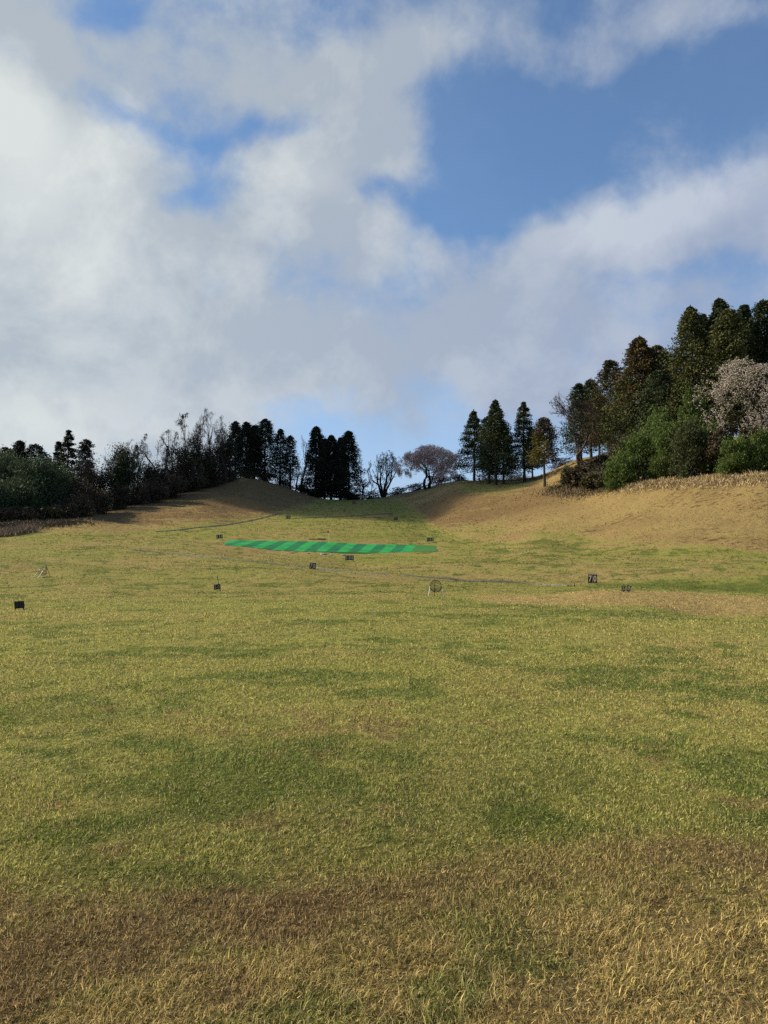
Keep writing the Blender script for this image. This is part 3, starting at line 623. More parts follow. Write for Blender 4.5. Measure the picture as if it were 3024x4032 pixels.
cedar(137, 202, 1750, 125, 122, 'broad dark round topped cedar above the bamboo', base=0.2, taper=0.32, round_top=1.0, **DK)
cedar(188, 205, 1806, 60, 123, 'low dark cedar tip beside the broad round topped one', taper=0.5, **DK)
cedar(264, 198, 1695, 96, 124, 'tallest pointed cedar at the left with open layered boughs', base=0.15, taper=0.8, ragged=0.6, dens=0.62, whorl=1.6, **DK)
cedar(226, 200, 1738, 56, 125, 'short cedar leaning against the left of the tall layered cedar', base=0.15, taper=0.6, ragged=0.6, dens=0.6, whorl=1.4, **DK)
cedar(335, 196, 1732, 62, 126, 'thin half dead brown cedar with a rounded tip', leaf='dead', leaf2='cedar_dark', split2=lambda c, H, r: r.random(len(c)) < 0.55, bark='bark_dark', base=0.3, taper=0.35, dens=0.55, ragged=0.6, group=GL)
bare(335, 186, 1800, 170, 130, 'gnarled bare tree with low arching limbs before the brown cedar', bark='bark_dark', stems=2, spread=0.6, levels=8, group=GL, jitter=0.3)
bare(390, 190, 1790, 110, 131, 'thin bare tree left of the dark evergreen dome', bark='bark_dark', levels=8, group=GL)
bush(480, 200, 1762, 150, 132, 'big dome shaped dark broadleaf evergreen of the left wood', leaf='broad', bark='bark_dark', name='evergreen_tree', cat='evergreen tree', size=0.45, lobes=26, group=GL, stemmed=True, dens=1.2, D=9)
bare(465, 206, 1738, 180, 133, 'bare twigged tree rising behind the evergreen dome', bark='bark_soft', twig=0.021, levels=8, group=GL)
bare(545, 212, 1722, 200, 134, 'pale bare tree right of the evergreen dome', bark='bark_soft', twig=0.021, levels=8, group=GL, spread=0.55)
bush(578, 208, 1800, 90, 135, 'dark leaning evergreen shrub tree under the bare crowns', leaf='broad', bark='bark_dark', name='evergreen_tree', cat='evergreen tree', size=0.42, lobes=12, group=GL, stemmed=True)
BT = dict(bark='bark_soft', group=GL, twig=0.021)
bare(625, 215, 1692, 230, 136, 'budding tree with limbs sweeping up to the left', leaf='bud', leaf_n=1, leaf_size=0.17, levels=8, spread=0.6, **BT, lean=-0.12)
bare(690, 222, 1668, 210, 137, 'bent leafless tree between the two tall bare crowns', levels=8, spread=0.62, jitter=0.28, **BT)
bare(745, 226, 1620, 250, 138, 'wide round crowned bare tree with young leaves at the left', leaf='bud', leaf_n=1, leaf_size=0.16, levels=8, spread=0.6, **BT)
bare(845, 236, 1596, 215, 139, 'tallest bare tree with fine upright twigs', levels=9, spread=0.5, up=0.35, **BT)
bare(888, 240, 1635, 160, 140, 'bare tree against the left side of the black evergreens', levels=8, spread=0.5, up=0.3, **BT)
for i, (u, Y, vt, w_, lab) in enumerate([
    (775, 230, 1705, 90, 'dark ivy covered trunk below the round bare crown'), (722, 226, 1760, 110, 'ivy draped limb reaching left under the bare crowns'),
    (830, 238, 1745, 80, 'upright ivy clad stem below the tallest bare tree'), (800, 232, 1790, 160, 'wide mass of ivy around the feet of the tall bare trees'), (880, 243, 1672, 95, 'brownish creeper covered tree beside the black evergreens')]):
    bush(u, Y, vt, w_, 150 + i, lab, leaf='ivy', bark='bark_dark', name='ivy_clad_tree', cat='ivy', size=0.4, lobes=18, group=GL, stemmed=True, dens=1.1, D=6, peak=0.6)
for i, (u, Y, vt, w_, b_, lab) in enumerate([
    (925, 256, 1660, 90, 0.03, 'black evergreen behind the brown creeper covered tree'), (968, 262, 1662, 100, 0.05, 'black evergreen with a blunt top between two others'),
    (1042, 264, 1650, 130, 0.04, 'widest and tallest of the black ragged evergreens'), (1000, 268, 1675, 90, 0.05, 'black evergreen hidden behind the widest one'),
    (1102, 272, 1690, 78, 0.12, 'slim black evergreen with gaps showing its trunk'), (1142, 276, 1716, 70, 0.14, 'shorter slim black evergreen beside the bare tree')]):
    cedar(u, Y, vt, w_, 160 + i, lab, base=b_, taper=0.5, round_top=0.25, ragged=0.8, dens=0.7 if i > 3 else 1.3, leaf='cedar_dark', bark='bark_dark', cat='evergreen tree', group='black evergreens on the mound')
bare(1184, 280, 1712, 74, 170, 'thin pointed bare tree between the black evergreens and dark cedars', bark='bark_dark', levels=7, spread=0.4, up=0.6, group=GL, twig=0.03)
bare(1165, 284, 1790, 90, 171, 'low bare tree behind the thin pointed one', bark='bark_dark', levels=6, group=GL, twig=0.03)
GC = 'dark cedars at the end of the range'
for i, (u, Y, vt, w_, lab) in enumerate([(1244, 276, 1680, 92, 'leftmost pointed dark cedar of the end clump'), (1304, 280, 1714, 84, 'middle shorter dark cedar of the end clump'),
    (1372, 277, 1698, 104, 'rightmost rounded dark cedar of the end clump'), (1278, 286, 1728, 70, 'half hidden cedar behind the end clump on its left'), (1340, 288, 1724, 70, 'half hidden cedar behind the end clump on its right')]):
    cedar(u, Y, vt, w_, 180 + i, lab, leaf='cedar_dark', bark='bark_dark', base=0.02, taper=0.5, round_top=0.2, dens=1.5, group=GC, ragged=0.4)
bare(1428, 292, 1788, 84, 190, 'pale bare tree peeping out right of the dark end cedars', bark='bark', levels=7, spread=0.5, twig=0.025)
# ---- middle
bare(1508, 294, 1772, 150, 191, 'round headed budding tree with many upright limbs on the ridge', name='budding_tree', cat='tree', bark='bark_dark', levels=5, stems=5, stem_ang=0.6, first=0.9, spread=0.45, up=0.3, leaf='bud', leaf_n=1, leaf_size=0.2, tr=0.026, twig=0.04)
bare(1452, 300, 1868, 76, 192, 'small twisted bare tree left of the budding tree', bark='bark', levels=6, twig=0.03)
bare(1682, 276, 1752, 290, 193, 'wide drooping pale pink cherry tree in bloom on the ridge', name='cherry_tree', cat='cherry tree', bark='bark_dark', levels=7, stems=3, stem_ang=0.7, first=0.6, spread=0.62, up=0.04, leaf='blossom', leaf_n=3, leaf_size=0.19, leaf_droop=0.8, leaf_flat=0.5, tr=0.034, twig=0.026, ratio=0.8, forks=(2, 3), leafpart='blossom')
bare(1775, 296, 1880, 110, 194, 'low bare grey shrub right of the pink cherry', name='bare_shrub', cat='shrub', bark='bark', levels=6, stems=4, spread=0.5, twig=0.03)
for i, (u, Y, vt, w_, lf, lab) in enumerate([
    (1400, 298, 1945, 100, 'brush', 'low brown brush behind the 300 numerals'), (1470, 300, 1932, 130, 'ivy', 'dark hedge shrub under the budding tree'), (1565, 300, 1925, 130, 'brush', 'brown hedge shrub between budding tree and cherry'),
    (1640, 292, 1905, 110, 'brush', 'brown shrub under the left of the cherry'), (1730, 290, 1885, 110, 'brush_green', 'shrub under the right of the pink cherry'), (1800, 296, 1888, 100, 'ivy', 'dark shrub behind the pale grass left of the cedars'), (1920, 300, 1872, 150, 'brush', 'far brush seen between the cedar trunks'), (2035, 300, 1866, 130, 'brush', 'far brown brush behind the two lone cedars'), (2200, 290, 1862, 120, 'brush', 'far brown thicket right of the half golden cedar')]):
    bush(u, Y, vt, w_, 200 + i, lab, leaf=lf, bark='bark_dark', name='shrub', cat='shrub', size=0.42, lobes=9, dens=0.7, group='shrubs along the ridge', D=4, twigs=60)
bare(2215, 300, 1800, 90, 212, 'far round bare tree low against the sky by the half golden cedar', levels=6, twig=0.035, bark='bark')
# ---- row of cedars on the right bank
GR = 'cedars on the brow of the right bank'
cedar(1868, 248, 1615, 138, 220, 'pointed cedar at the left end of the brow, leaning stump beside it', base=0.16, taper=0.95, group=GR, dens=1.15, whorl=2.2)
cedar(1954, 236, 1576, 140, 221, 'tallest and broadest cedar of the brow row', base=0.12, taper=0.80, group=GR, dens=1.3)
cedar(1926, 242, 1640, 90, 222, 'cedar merged into the left flank of the tallest one', base=0.16, taper=0.5, group=GR)
cedar(1984, 239, 1672, 86, 223, 'cedar merged into the right flank of the tallest one', base=0.16, taper=0.5, group=GR)
cedar(2066, 238, 1584, 112, 224, 'slim pointed cedar right of the broad cedar clump', base=0.14, taper=0.85, group=GR, leaf='cedar', leaf2='cedar_olive', split2=lambda c, H, r: c[:, 2] < H * 0.4 + r.normal(0, 1.5, len(c)), whorl=2.0)
cedar(2098, 258, 1690, 72, 225, 'small dark cedar half hidden behind the slim pointed one', base=0.2, taper=0.5, group=GR, leaf='cedar_dark')
cedar(2145, 192, 1644, 92, 226, 'nearest cedar of the brow, half golden and half dead grey on a bare trunk', base=0.33, taper=0.42, group=GR, leaf='dead', leaf2='cedar_gold', split2=gold_split, dens=1.0, ragged=0.5)
# broken snag
def snag(u, Y, vt, wpx):
    x, y, z, H, W = spot(u, Y, vt, wpx); rs = np.random.default_rng(9); root = empty('tree_stump', (x, y, z)); tag(root, 'broken leaning grey stump beside the left end cedar', 'stump')
    pts = np.array([[0, 0, -0.4], [0.03, 0, H * 0.25], [-0.08, 0, H * 0.5], [-0.12, 0, H * 0.62]]); rr = np.array([0.42, 0.36, 0.27, 0.20])
    V, F = tubes(pts[:-1], pts[1:], rr[:-1], rr[1:], 8); obj('trunk', mesh_np('trunk', V, F, [M['bark_pale']], smooth=True), root)
    p2 = np.array([[-0.15, 0, H * 0.55], [0.05, 0, H * 0.8], [0.22, 0, H]]); V, F = tubes(p2[:-1], p2[1:], [0.13, 0.09], [0.09, 0.02], 6); obj('splinter', mesh_np('splinter', V, F, [M['bark_pale']]), root)
snag(1888, 244, 1878, 20)
# ---- right wood
GW = 'trees of the right wood'
bare(2292, 184, 1530, 280, 230, 'tall bare spreading tree left of the right wood', bark='bark', levels=7, stems=1, spread=0.5, up=0.22, first=1.3, jitter=0.11, twig=0.032, tr=0.026, forks=(2, 3), group=GW, lean=-0.22)
CW = dict(group=GW)
cedar(2288, 214, 1510, 120, 231, 'pointed dark cedar behind the bare spreading tree', base=0.14, taper=0.55, ragged=0.5, **CW)
cedar(2330, 222, 1495, 125, 232, 'dark cedar with a ragged tip between bare tree and red cedar', base=0.2, taper=0.55, ragged=0.6, **CW)
cedar(2362, 206, 1555, 105, 233, 'shorter dark cedar at the left of the red tinged cedars', base=0.25, taper=0.5, ragged=0.6, leaf='cedar_red', **CW)
cedar(2412, 202, 1420, 150, 234, 'flat topped red brown cedar, lowest of the red tinged ones', base=0.22, taper=0.34, round_top=0.5, ragged=0.6, leaf='cedar_red', leaf2='cedar', split2=lambda c, H, r: r.random(len(c)) < 0.45, **CW)
cedar(2530, 182, 1328, 235, 235, 'huge rounded cedar with a russet top and green lower boughs', base=0.06, taper=0.62, round_top=0.2, dens=1.9, leaf='cedar_olive', leaf2='cedar_red', split2=red_top(0.62), **CW)
cedar(2462, 188, 1490, 150, 236, 'green cedar against the left flank of the huge rounded one', base=0.1, taper=0.5, leaf='cedar_olive', **CW)
cedar(2596, 192, 1362, 130, 237, 'dark cedar with a flat crown behind the huge rounded one', base=0.15, taper=0.34, round_top=0.5, ragged=0.5, leaf='cedar', leaf2='cedar_red', split2=red_top(0.8), **CW)
cedar(2632, 188, 1385, 120, 238, 'dark narrow cedar between the two tallest groups', base=0.12, taper=0.5, leaf='cedar', **CW)
cedar(2600, 172, 1460, 170, 239, 'shadowy cedar low in front between the tall groups', base=0.08, taper=0.5, leaf='cedar', **CW)
cedar(2736, 172, 1210, 210, 240, 'very tall pointed cedar left of the white cherry with open boughs', base=0.16, taper=0.62, ragged=0.55, dens=1.2, leaf='cedar_olive', **CW)
cedar(2785, 184, 1240, 140, 241, 'dark tall cedar just right of the very tall pointed one', base=0.16, taper=0.5, ragged=0.5, leaf='cedar', **CW)
cedar(2852, 172, 1178, 165, 242, 'tallest tree of the right wood above the white cherry', base=0.2, taper=0.55, dens=1.2, ragged=0.5, leaf='cedar', **CW)
cedar(2888, 166, 1220, 180, 243, 'olive toned cedar in front of the tallest one', base=0.18, taper=0.45, dens=1.2, leaf='cedar_olive', **CW)
cedar(2952, 180, 1202, 140, 244, 'thin dark cedar second from the right edge', base=0.2, taper=0.5, ragged=0.6, leaf='cedar', **CW)
cedar(3030, 172, 1185, 150, 245, 'dark cedar cut by the right edge of the photo', base=0.18, taper=0.45, ragged=0.5, leaf='cedar', **CW)
cedar(2690, 196, 1400, 150, 247, 'dim cedar filling the gap behind the young olive cedar', base=0.08, taper=0.5, leaf='cedar', **CW)
cedar(2820, 190, 1300, 150, 248, 'dim cedar deep between the very tall cedars', base=0.08, taper=0.5, leaf='cedar', **CW)
cedar(2985, 188, 1290, 150, 249, 'dim cedar behind the white cherry crown', base=0.08, taper=0.5, leaf='cedar', **CW)
cedar(3110, 170, 1200, 150, 246, 'dark cedar just beyond the right edge of the photo', base=0.18, taper=0.5, leaf='cedar', **CW)
bare(2945, 142, 1400, 640, 250, 'wide white cherry tree in bloom at the right edge', name='cherry_tree', cat='cherry tree', bark='bark', levels=8, stems=4, stem_ang=0.85, first=0.9, spread=0.58, up=0.0, leaf='blossom_white', leaf_n=3, leaf_size=0.10, leaf_flat=0.4, tr=0.022, twig=0.025, ratio=0.8, leafpart='blossom', forks=(2, 2))
cedar(2668, 158, 1540, 66, 251, 'slender brownish young cedar among the green bushes', base=0.06, taper=0.5, leaf='cedar_red', leaf2='cedar_olive', split2=lambda c, H, r: r.random(len(c)) < 0.6, group=GW)
cedar(2700, 160, 1492, 95, 252, 'rounded olive young cedar left of the white cherry', base=0.1, taper=0.35, round_top=0.6, leaf='cedar_olive', group=GW)
GB = 'green bushes on the brow of the right bank'
for i, (u, Y, vt, w_, lab) in enumerate([
    (2442, 152, 1775, 125, 'low green bush at the left end of the bush line'), (2520, 154, 1695, 150, 'green bush under the huge rounded cedar'), (2475, 160, 1715, 120, 'dull green bush behind the left end bush'),
    (2600, 158, 1610, 160, 'tall feathery green bush left of the young brown cedar'), (2640, 150, 1665, 180, 'broad bright green bush in the middle of the bush line'), (2735, 154, 1530, 140, 'tallest feathery green bush beside the white cherry'),
    (2720, 143, 1655, 160, 'bright green bush right of the middle one'), (2795, 144, 1650, 120, 'green bush under the left skirt of the white cherry'), (2905, 134, 1722, 160, 'round green bush before the brown scrub at the right'), (3000, 134, 1690, 160, 'tall green bush by the right edge'), (3080, 134, 1720, 130, 'green bush beyond the right edge')]):
    bush(u, Y, vt, w_ * 1.2, 260 + i, lab, leaf='pine' if i % 4 != 2 else 'pine_dull', group=GB, size=0.32, lobes=46, dens=1.9, upright=0.7, D=6, peak=0.25, lob=0.6, core=0.12)
GS = 'bare scrub on the brow of the right bank'
for i, (u, Y, vt, w_, lf, st_, lab) in enumerate([
    (2262, 172, 1838, 120, 'brush_green', 5, 'olive brown scrub where the brow drops to the left'), (2318, 168, 1812, 140, 'brush', 6, 'brown scrub around the foot of the bare spreading tree'),
    (2395, 166, 1780, 140, 'brush', 6, 'reddish brown scrub left of the green bushes'), (2360, 158, 1858, 150, 'brush_green', 6, 'low tangled scrub below the pale fallen branches'),
    (2455, 172, 1730, 110, 'brush', 5, 'brown scrub between red cedar and green bushes'), (2850, 140, 1690, 150, 'brush', 6, 'brown leafless scrub under the white cherry'), (2965, 140, 1660, 170, 'brush', 6, 'tall brown scrub beneath the white cherry by the right edge'), (3060, 142, 1640, 160, 'brush', 6, 'brown scrub beyond the right edge')]):
    x, y, z, H, W = spot(u, Y, vt, w_); bare_tree('scrub', lab, x, y, z, H, W, 280 + i, bark='bark', levels=6, stems=st_, stem_ang=0.8, first=0.9, spread=0.5, leaf=lf, leaf_n=2, leaf_size=0.2, group=GS, cat='scrub', twig=0.022, tr=0.012, leafpart='dry_leaves')
# pale fallen branches
x, y, z, H, W = spot(2345, 160, 1838, 150)
bare_tree('fallen_branch', 'pale grey fallen branches lying on the brow scrub', x + 2.6, y - 1.0, z + 0.2, H * 0.9, W * 1.2, 299, bark='bark_pale', levels=6, stems=1, spread=0.5, up=0.0, tr=0.03, twig=0.03, cat='branch', lean=-0.9, dome=False)
# ---- undergrowth along the left brow
rsu = np.random.default_rng(77)
UL = [(20, 158, 2010, 150, 'brush', 'low brown brush left of all under the bamboo'), (110, 158, 2012, 140, 'brush', 'low brown brush under the middle of the bamboo'), (200, 160, 2005, 130, 'brush_green', 'olive brush under the right of the bamboo'),
 (262, 163, 1975, 120, 'brush', 'brown brush below the tall layered cedar'), (325, 168, 1945, 130, 'brush_green', 'yellowish olive shrub at the foot of the gnarled tree'), (395, 178, 1925, 120, 'brush', 'brown brush below the left of the evergreen dome'),
 (300, 176, 1880, 150, 'brush', 'tall brown brush behind the yellowish shrub'), (470, 188, 1900, 130, 'ivy', 'dark brush below the evergreen dome'), (540, 194, 1890, 120, 'brush', 'dark brown brush right of the evergreen dome'), (400, 188, 1850, 140, 'ivy', 'tall dark brush left of the evergreen dome'),
 (610, 200, 1880, 120, 'brush', 'brown brush under the tree sweeping left'), (680, 208, 1870, 130, 'brush', 'brown brush under the bent leafless tree'), (755, 220, 1860, 130, 'brush', 'wide brown brush under the round bare crown'), (835, 236, 1855, 120, 'brush', 'brown brush under the tallest bare tree'),
 (905, 248, 1862, 100, 'brush', 'low brush on the crest below the black evergreens'), (975, 256, 1870, 90, 'brush_green', 'low brush right of the mound crest'), (1045, 262, 1884, 100, 'brush', 'low brush under the widest black evergreen'), (1125, 270, 1902, 100, 'ivy', 'dark low brush under the slim evergreens'), (1195, 276, 1918, 80, 'ivy', 'dark low brush at the foot of the thin bare tree'), (1240, 282, 1935, 80, 'ivy', 'dark brush beneath the left end cedar'), (1380, 284, 1945, 80, 'ivy', 'dark brush beneath the right end cedar')]
UL += [(570, 206, 1822, 130, 'ivy', 'tall dark thicket behind the brush under the tree sweeping left'), (655, 213, 1815, 140, 'brush', 'tall brown thicket between the bent tree and its left neighbour'), (720, 220, 1805, 130, 'ivy', 'tall ivy grown thicket left of the round bare crown'), (610, 212, 1850, 120, 'brush_green', 'olive thicket behind the two leftmost bent bare trees'), (370, 186, 1830, 110, 'ivy', 'tall dark thicket behind the gnarled bare tree')]
for i, (u, Y, vt, w_, lf, lab) in enumerate(UL):
    bush(u, Y, vt, w_, 300 + i, lab, leaf=lf, bark='bark_dark', name='brush', cat='brush', group='undergrowth along the left wood', size=0.42, lobes=14, D=5, twigs=40, peak=0.3)

# ---- long dry grass along the brow, pale grass by the cedars, pink grey reeds at the left
def tufts(name, label, pts, hgt, spread, mat, n, seed, cat='dry grass', wid=0.09):
    rs = np.random.default_rng(seed); P_ = np.array([[p.x, p.y] for p in pts]); q = rs.random(n) * (len(P_) - 1); i = q.astype(int); f = (q - i)[:, None]
    xy = P_[i] * (1 - f) + P_[i + 1] * f + rs.normal(0, 1, (n, 2)) * np.array(spread)
    z = ground(xy[:, 0], xy[:, 1]); cl = 0.35 + 1.1 * fbm(xy[:, 0], xy[:, 1], 1.6, seed, 3)
    A = np.stack([rs.normal(0, 0.6, n), rs.normal(0, 0.6, n), np.full(n, 0.9)], -1); A /= np.linalg.norm(A, axis=1, keepdims=True); h = hgt * cl * (0.5 + 0.8 * rs.random(n))
    B = np.cross(A, rand_unit(rs, n)); B /= np.linalg.norm(B, axis=1, keepdims=True)
    Cn = np.stack([xy[:, 0], xy[:, 1], z + 0.0], -1) + A * (h * 0.45)[:, None]
    V, F = diamonds(Cn, A * (h * 0.55)[:, None], B * wid * (0.6 + 0.8 * rs.random((n, 1))))
    tag(obj(name, mesh_np(name, V, F, [M[mat]])), label, cat, kind='stuff')
tufts('dry_grass', 'long straw coloured grass along the brow of the right bank', [hit(u, v) for u, v in [(2330, 1935), (2420, 1922), (2520, 1915), (2640, 1905), (2760, 1900), (2880, 1895), (3023, 1893)]] + [at(3150, 121)], 0.85, (1.6, 2.0), 'straw', 9000, 11)
tufts('scrub_grass', 'tan green rough growth on the brow left of the bushes', [at(2190, 182), at(2250, 172), at(2320, 163), at(2400, 158)], 1.0, (2.0, 3.0), 'scrub', 5000, 12)
tufts('pale_grass', 'pale dry grass edge left of the brow cedars', [at(1735, 262), at(1800, 250), at(1865, 246), at(1900, 246)], 0.8, (0.8, 1.2), 'straw', 1500, 13)
tufts('brown_grass', 'reddish dry grass behind the brow cedar trunks', [at(1900, 256), at(1980, 252), at(2080, 250), at(2150, 235), at(2200, 215)], 0.9, (1.5, 2.0), 'scrub', 2500, 14)
tufts('reeds', 'pinkish grey reed patch at the left edge below the wood', [at(-60, 135), at(0, 137), at(50, 139), at(92, 142)], 1.5, (1.2, 3.0), 'reed', 2600, 15)
tufts('rough_grass', 'brown rough grass between reeds and wood', [at(-40, 148), at(80, 150), at(180, 152), at(260, 154)], 0.7, (3, 2.6), 'rough', 5000, 16)

# ------------------------------------------------------------------ things on the range
def plain(name, col, rough=0.6, spec=0.3, var=0.25, scale=6.0, metal=0.0):
    m_, k, p = new_mat(name); tcn = k.node('ShaderNodeTexCoord')
    n = k.noise(tcn.outputs['Object'], scale, 5, 0.6)
    k.l.new(k.mix(k.ramp(n, 0.3, 0.7), rgb(*[c * (1 - var) for c in col]), rgb(*[min(1, c * (1 + var)) for c in col])), p.inputs['Base Color'])
    p.inputs['Roughness'].default_value = rough; p.inputs['Specular IOR Level'].default_value = spec; p.inputs['Metallic'].default_value = metal
    return m_
M['black'] = plain('black_board', (0.010, 0.009, 0.010), 0.55)
M['digit'] = plain('cream_paint', (0.52, 0.43, 0.29), 0.6)
M['digit_faded'] = plain('faded_paint', (0.040, 0.034, 0.020), 0.7)
M['digit_dim'] = plain('worn_paint', (0.24, 0.20, 0.155), 0.7)
M['white_pipe'] = plain('white_pipe', (0.72, 0.68, 0.56), 0.4, 0.5, 0.1)
M['dark_pipe'] = plain('dark_pipe', (0.020, 0.019, 0.017), 0.5)
M['net'] = plain('net_cord', (0.030, 0.030, 0.022), 0.8)
M['turf_light'] = plain('light_artificial_turf', (0.028, 0.250, 0.075), 0.9, 0.05, 0.22, 0.5)
M['turf_dark'] = plain('dark_artificial_turf', (0.020, 0.140, 0.060), 0.9, 0.05, 0.22, 0.5)
M['turf_old'] = plain('old_artificial_turf', (0.045, 0.150, 0.035), 0.8, 0.1, 0.15, 3.0)
M['skirt'] = plain('mat_edge', (0.020, 0.075, 0.018), 0.9, 0.1, 0.4, 2.0)
M['flag'] = plain('red_flag', (0.80, 0.07, 0.04), 0.7, 0.2, 0.1)
M['pole'] = plain('pale_pole', (0.62, 0.58, 0.46), 0.5, 0.3, 0.05)
M['concrete'] = plain('drain_concrete', (0.14, 0.135, 0.12), 0.9, 0.1, 0.35, 2.0)
M['drain_floor'] = plain('drain_floor', (0.045, 0.042, 0.036), 0.9, 0.1, 0.4, 2.0)
M['plank'] = plain('weathered_wood', (0.26, 0.175, 0.11), 0.9, 0.1, 0.3, 4.0)
M['stone'] = plain('pale_stone', (0.30, 0.28, 0.25), 0.9, 0.1, 0.25, 5.0)

def text_mesh(ch, wdt, hgt, depth, mat):
    cu = bpy.data.curves.new('numeral', 'FONT'); cu.body = ch; cu.extrude = 0.5; cu.offset = 0.03
    to = bpy.data.objects.new('numeral', cu); COL.objects.link(to); bpy.context.view_layer.update()
    me = bpy.data.meshes.new_from_object(to.evaluated_get(bpy.context.evaluated_depsgraph_get()))
    bpy.data.objects.remove(to); bpy.data.curves.remove(cu)
    co = np.empty(len(me.vertices) * 3, np.float32); me.vertices.foreach_get('co', co); co = co.reshape(-1, 3)
    lo, hi = co.min(0), co.max(0); q = (co - lo) / np.maximum(hi - lo, 1e-6)
    out_ = np.stack([(q[:, 0] - 0.5) * wdt, (0.5 - q[:, 2]) * depth, (q[:, 1] - 0.5) * hgt], -1)
    me.vertices.foreach_set('co', out_.astype(np.float32).ravel()); me.materials.clear(); me.materials.append(mat); me.name = 'numeral'; me.update()
    return me
def sign(label, u0, u1, v0, v1, vb, text, roll=0.0, yaw=0.0, panels=1, paint='digit', Y=None, legs=True, group='yardage boards', gap=0.02, lift=0.0):
    uc = (u0 + u1) / 2
    p = hit(uc, vb) if Y is None else at(uc, Y)
    s_ = p.y / FPX; W, Hh = (u1 - u0) * s_, (v1 - v0) * s_
    zb = px_tz(uc, v1, p.y)[1] - p.z + lift; zb = max(zb, 0.04)
    root = empty('yardage_sign', p, -math.atan2(p.x, p.y) + R(yaw)); tag(root, label, 'yardage sign', group)
    rot = Euler((R(-6), R(roll), 0))
    th = 0.05
    pw = (W - gap * (panels - 1)) / panels; xs = [-W / 2 + pw / 2 + i * (pw + gap) for i in range(panels)]
    def place(o): o.location = Vector((0, 0, zb)); o.rotation_euler = rot
    for x_ in xs:
        V, F = box(x_ - pw / 2, x_ + pw / 2, -th / 2, th / 2, 0, Hh); b_ = obj('board', mesh_np('board', V, F, [M['black']]), root); place(b_)
    cw = W / len(text)
    for i, ch in enumerate(text):
        cx = -W / 2 + cw * (i + 0.5); dw = cw * (0.66 if ch != '1' else 0.28)
        d_ = obj('numeral', text_mesh(ch, dw, Hh * 0.74, 0.03, M[paint]), root)
        d_.location = Vector((0, 0, zb)) + rot.to_matrix() @ Vector((cx, -th / 2 - 0.012, Hh * 0.5)); d_.rotation_euler = rot
    for x_ in ([-W * 0.42, W * 0.42] if legs else [0]):
        V, F = polytube([(x_ + 0.0, 0.03, -0.25), (x_ - math.tan(R(-roll)) * 0.0, 0.045, zb + Hh * 0.6)], 0.028, 5); obj('leg', mesh_np('leg', V, F, [M['black']]), root)
    return root
sign('small black 30 board with faded numbers nearest on the left', 59, 94, 2370, 2398, 2400, '30', roll=-4, yaw=-4, paint='digit_faded')
sign('black 50 board leaning beside a thin dark stake at the left', 843, 868, 2301, 2321, 2324, '50', roll=-5, yaw=-14, paint='digit_dim')
sign('tilted black board reading 70 in front of the striped mat', 1218, 1243, 2216, 2240, 2242, '70', roll=5, panels=2, yaw=5)
sign('largest black board reading 70 on the right of the field', 2316, 2351, 2262, 2295, 2297, '70', roll=1, panels=2)
sign('upright black plate with the number 5 on the right ridge', 2448, 2462, 2307, 2328, 2331, '5', roll=1, legs=False, paint='digit_dim')
sign('tilted black plate with the number 0 on the right ridge', 2466, 2481, 2308, 2329, 2331, '0', roll=13, legs=False)
sign('black 100 board just in front of the striped mat', 1360, 1393, 2187, 2205, 2211, '100', roll=1)
sign('black 150 board left of the striped mat', 853, 877, 2105, 2120, 2125, '150', roll=-4)
sign('black 150 board behind the right end of the striped mat', 1681, 1708, 2117, 2131, 2136, '150', roll=-4)
sign('black 200 board near the end of the left drain', 1125.5, 1144.5, 2030, 2043, 2045, '200', roll=-2)
sign('black 200 board right of the far drain', 1550, 1567, 2037, 2048, 2050, '200', paint='digit_dim')
sign('small black 250 board before the dark end cedars', 1387, 1403, 1972, 1984, 1985, '250', paint='digit_dim')
sign('dark 300 board in front of the ridge hedge, farthest of all', 1416, 1446, 1948, 1963, 1970, '300')
# stake
p = hit(853, 2322); root = empty('stake', p + Vector((0.02, 0.35, 0))); tag(root, 'thin dark stake standing behind the left 50 board', 'stake')
V, F = polytube([(0.05, 0, -0.2), (0.0, 0, 0.45), (-0.06, 0, 0.86)], 0.018, 6); obj('shaft', mesh_np('shaft', V, F, [M['dark_pipe']], smooth=True), root)
V, F = polytube([(-0.06, 0, 0.86), (-0.064, 0, 0.885)], 0.024, 6); obj('cap', mesh_np('cap', V, F, [M['dark_pipe']]), root)

